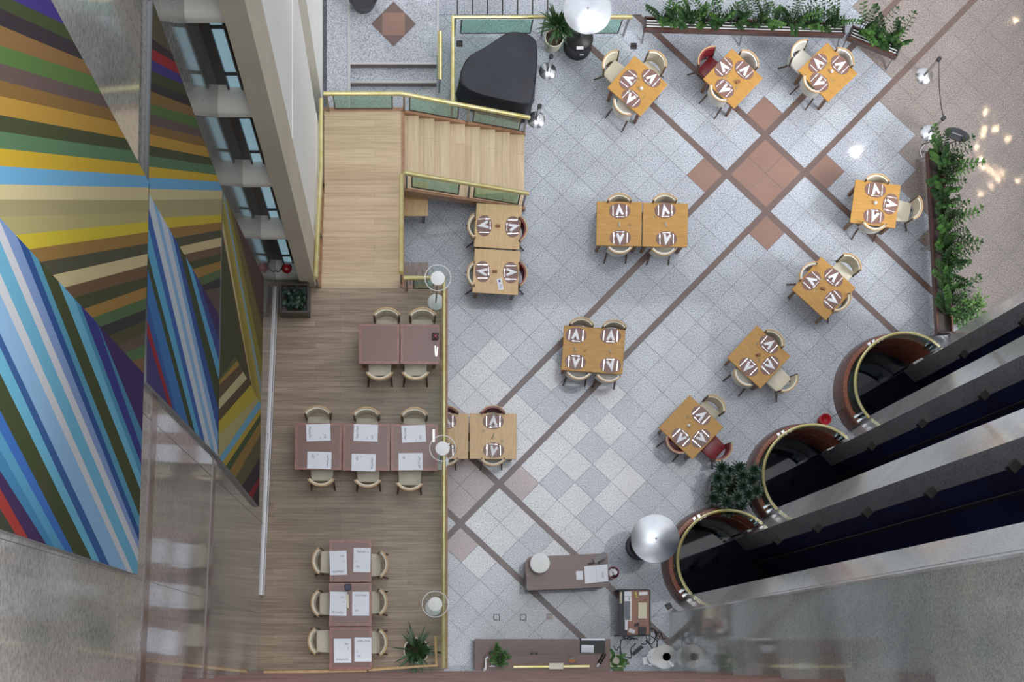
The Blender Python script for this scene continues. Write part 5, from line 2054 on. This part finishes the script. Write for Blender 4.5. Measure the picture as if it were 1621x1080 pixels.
# round dark pot at the top of the lobby
p = P(575, -4, 0.6)
m = MB()
m.lathe([(0.0, 0), (0.2, 0), (0.26, 0.35), (0.27, 0.4), (0.24, 0.4), (0.22, 0.34), (0, 0.34)], n=28)
tag(m.build('round_pot', 'black_plastic', smooth=True, loc=(p.x, p.y, LZ)), 'dark round pot in the granite lobby, cut by the top edge', 'pot')

# ================================================================== CAMERA AND LIGHT
cam = bpy.data.cameras.new('camera')
co = bpy.data.objects.new('camera', cam)
C.objects.link(co)
co.location = (0, 0, H)
co.rotation_euler = (0, 0, 0)
cam.sensor_width = 36
cam.sensor_fit = 'HORIZONTAL'
cam.lens = S * H / 1621.0 * 36
cam.shift_x = (810.5 - NX) / 1621.0
cam.shift_y = (NY - 540.0) / 1621.0
cam.clip_end = 200
sc = bpy.context.scene
sc.camera = co

w = bpy.data.worlds.new('sky')
sc.world = w
w.use_nodes = True
nt = w.node_tree
bg = nt.nodes['Background']
tc = nt.nodes.new('ShaderNodeTexCoord')
sx = nt.nodes.new('ShaderNodeSeparateXYZ')
nt.links.new(tc.outputs['Generated'], sx.inputs[0])
rp = nt.nodes.new('ShaderNodeValToRGB')
e = rp.color_ramp.elements
e[0].position = 0.0
e[0].color = (0.35, 0.35, 0.35, 1)
e[1].position = 1.0
e[1].color = (1.38, 1.44, 1.55, 1)
mid = e.new(0.35)
mid.color = (0.92, 0.94, 0.98, 1)
nt.links.new(sx.outputs[2], rp.inputs['Fac'])
nt.links.new(rp.outputs['Color'], bg.inputs['Color'])
bg.inputs['Strength'].default_value = 1.0

bs = MATS['window_glass'].node_tree.nodes['Principled BSDF']
bs.inputs['Emission Color'].default_value = (0.22, 0.36, 0.43, 1)
bs.inputs['Emission Strength'].default_value = 0.7
# daylight through the roof glazing, high over the middle of the hall
ar = bpy.data.lights.new('skylight', 'AREA')
ar.shape = 'RECTANGLE'
ar.size, ar.size_y = 16, 16
ar.energy = 500
ar.color = (0.93, 0.97, 1.0)
ar.spread = math.radians(70)
ao = bpy.data.objects.new('skylight', ar)
C.objects.link(ao)
ao.location = (4.0, 6.0, 40)

# added side light from the right, to brighten the white wall and pier
gl = bpy.data.lights.new('side_fill', 'AREA')
gl.shape = 'RECTANGLE'
gl.size, gl.size_y = 13, 13
gl.energy = 14500
gl.color = (0.98, 0.99, 1.0)
go = bpy.data.objects.new('side_fill', gl)
C.objects.link(go)
go.location = (28.0, -4.0, 28.0)
go.rotation_euler = (Vector((-1.5, 7.0, 6.0)) - Vector((28.0, -4.0, 28.0))).to_track_quat('-Z', 'Y').to_euler()

# warm ceiling lamps over the far right corner, seen as sparkles in the polished floor


def lamp_for(px, py, L=39.0, power=60, col=(1.0, 0.72, 0.42), rad=0.06):
    """a lamp at height L whose mirror image falls on that point of the paving"""
    k = (H + L) / H
    l = bpy.data.lights.new('ceiling_lamp', 'POINT')
    l.energy = power
    l.color = col
    l.shadow_soft_size = rad
    o = bpy.data.objects.new('ceiling_lamp', l)
    C.objects.link(o)
    o.location = ((px - NX) / S * k, (NY - py) / S * k, L)


for (px, py, pw) in ((1560, 178, 60), (1575, 205, 60), (1558, 205, 50), (1556, 214, 50), (1595, 220, 40), (1545, 233, 70), (1552, 252, 60), (1556, 263, 70),
                     (1566, 268, 45), (1572, 274, 45), (1580, 283, 55), (1586, 272, 45), (1611, 286, 45), (1519, 252, 30), (1552, 307, 35), (1519, 335, 35), (1607, 32, 60), (1569, 294, 30)):
    lamp_for(px, py, power=pw * 0.8, rad=0.038)
lamp_for(1355, 240, power=150, col=(1.0, 0.97, 0.92), rad=0.16)
sc.view_settings.view_transform = 'Standard'
sc.view_settings.look = 'None'
sc.view_settings.exposure = -0.12
sc.view_settings.gamma = 1.0
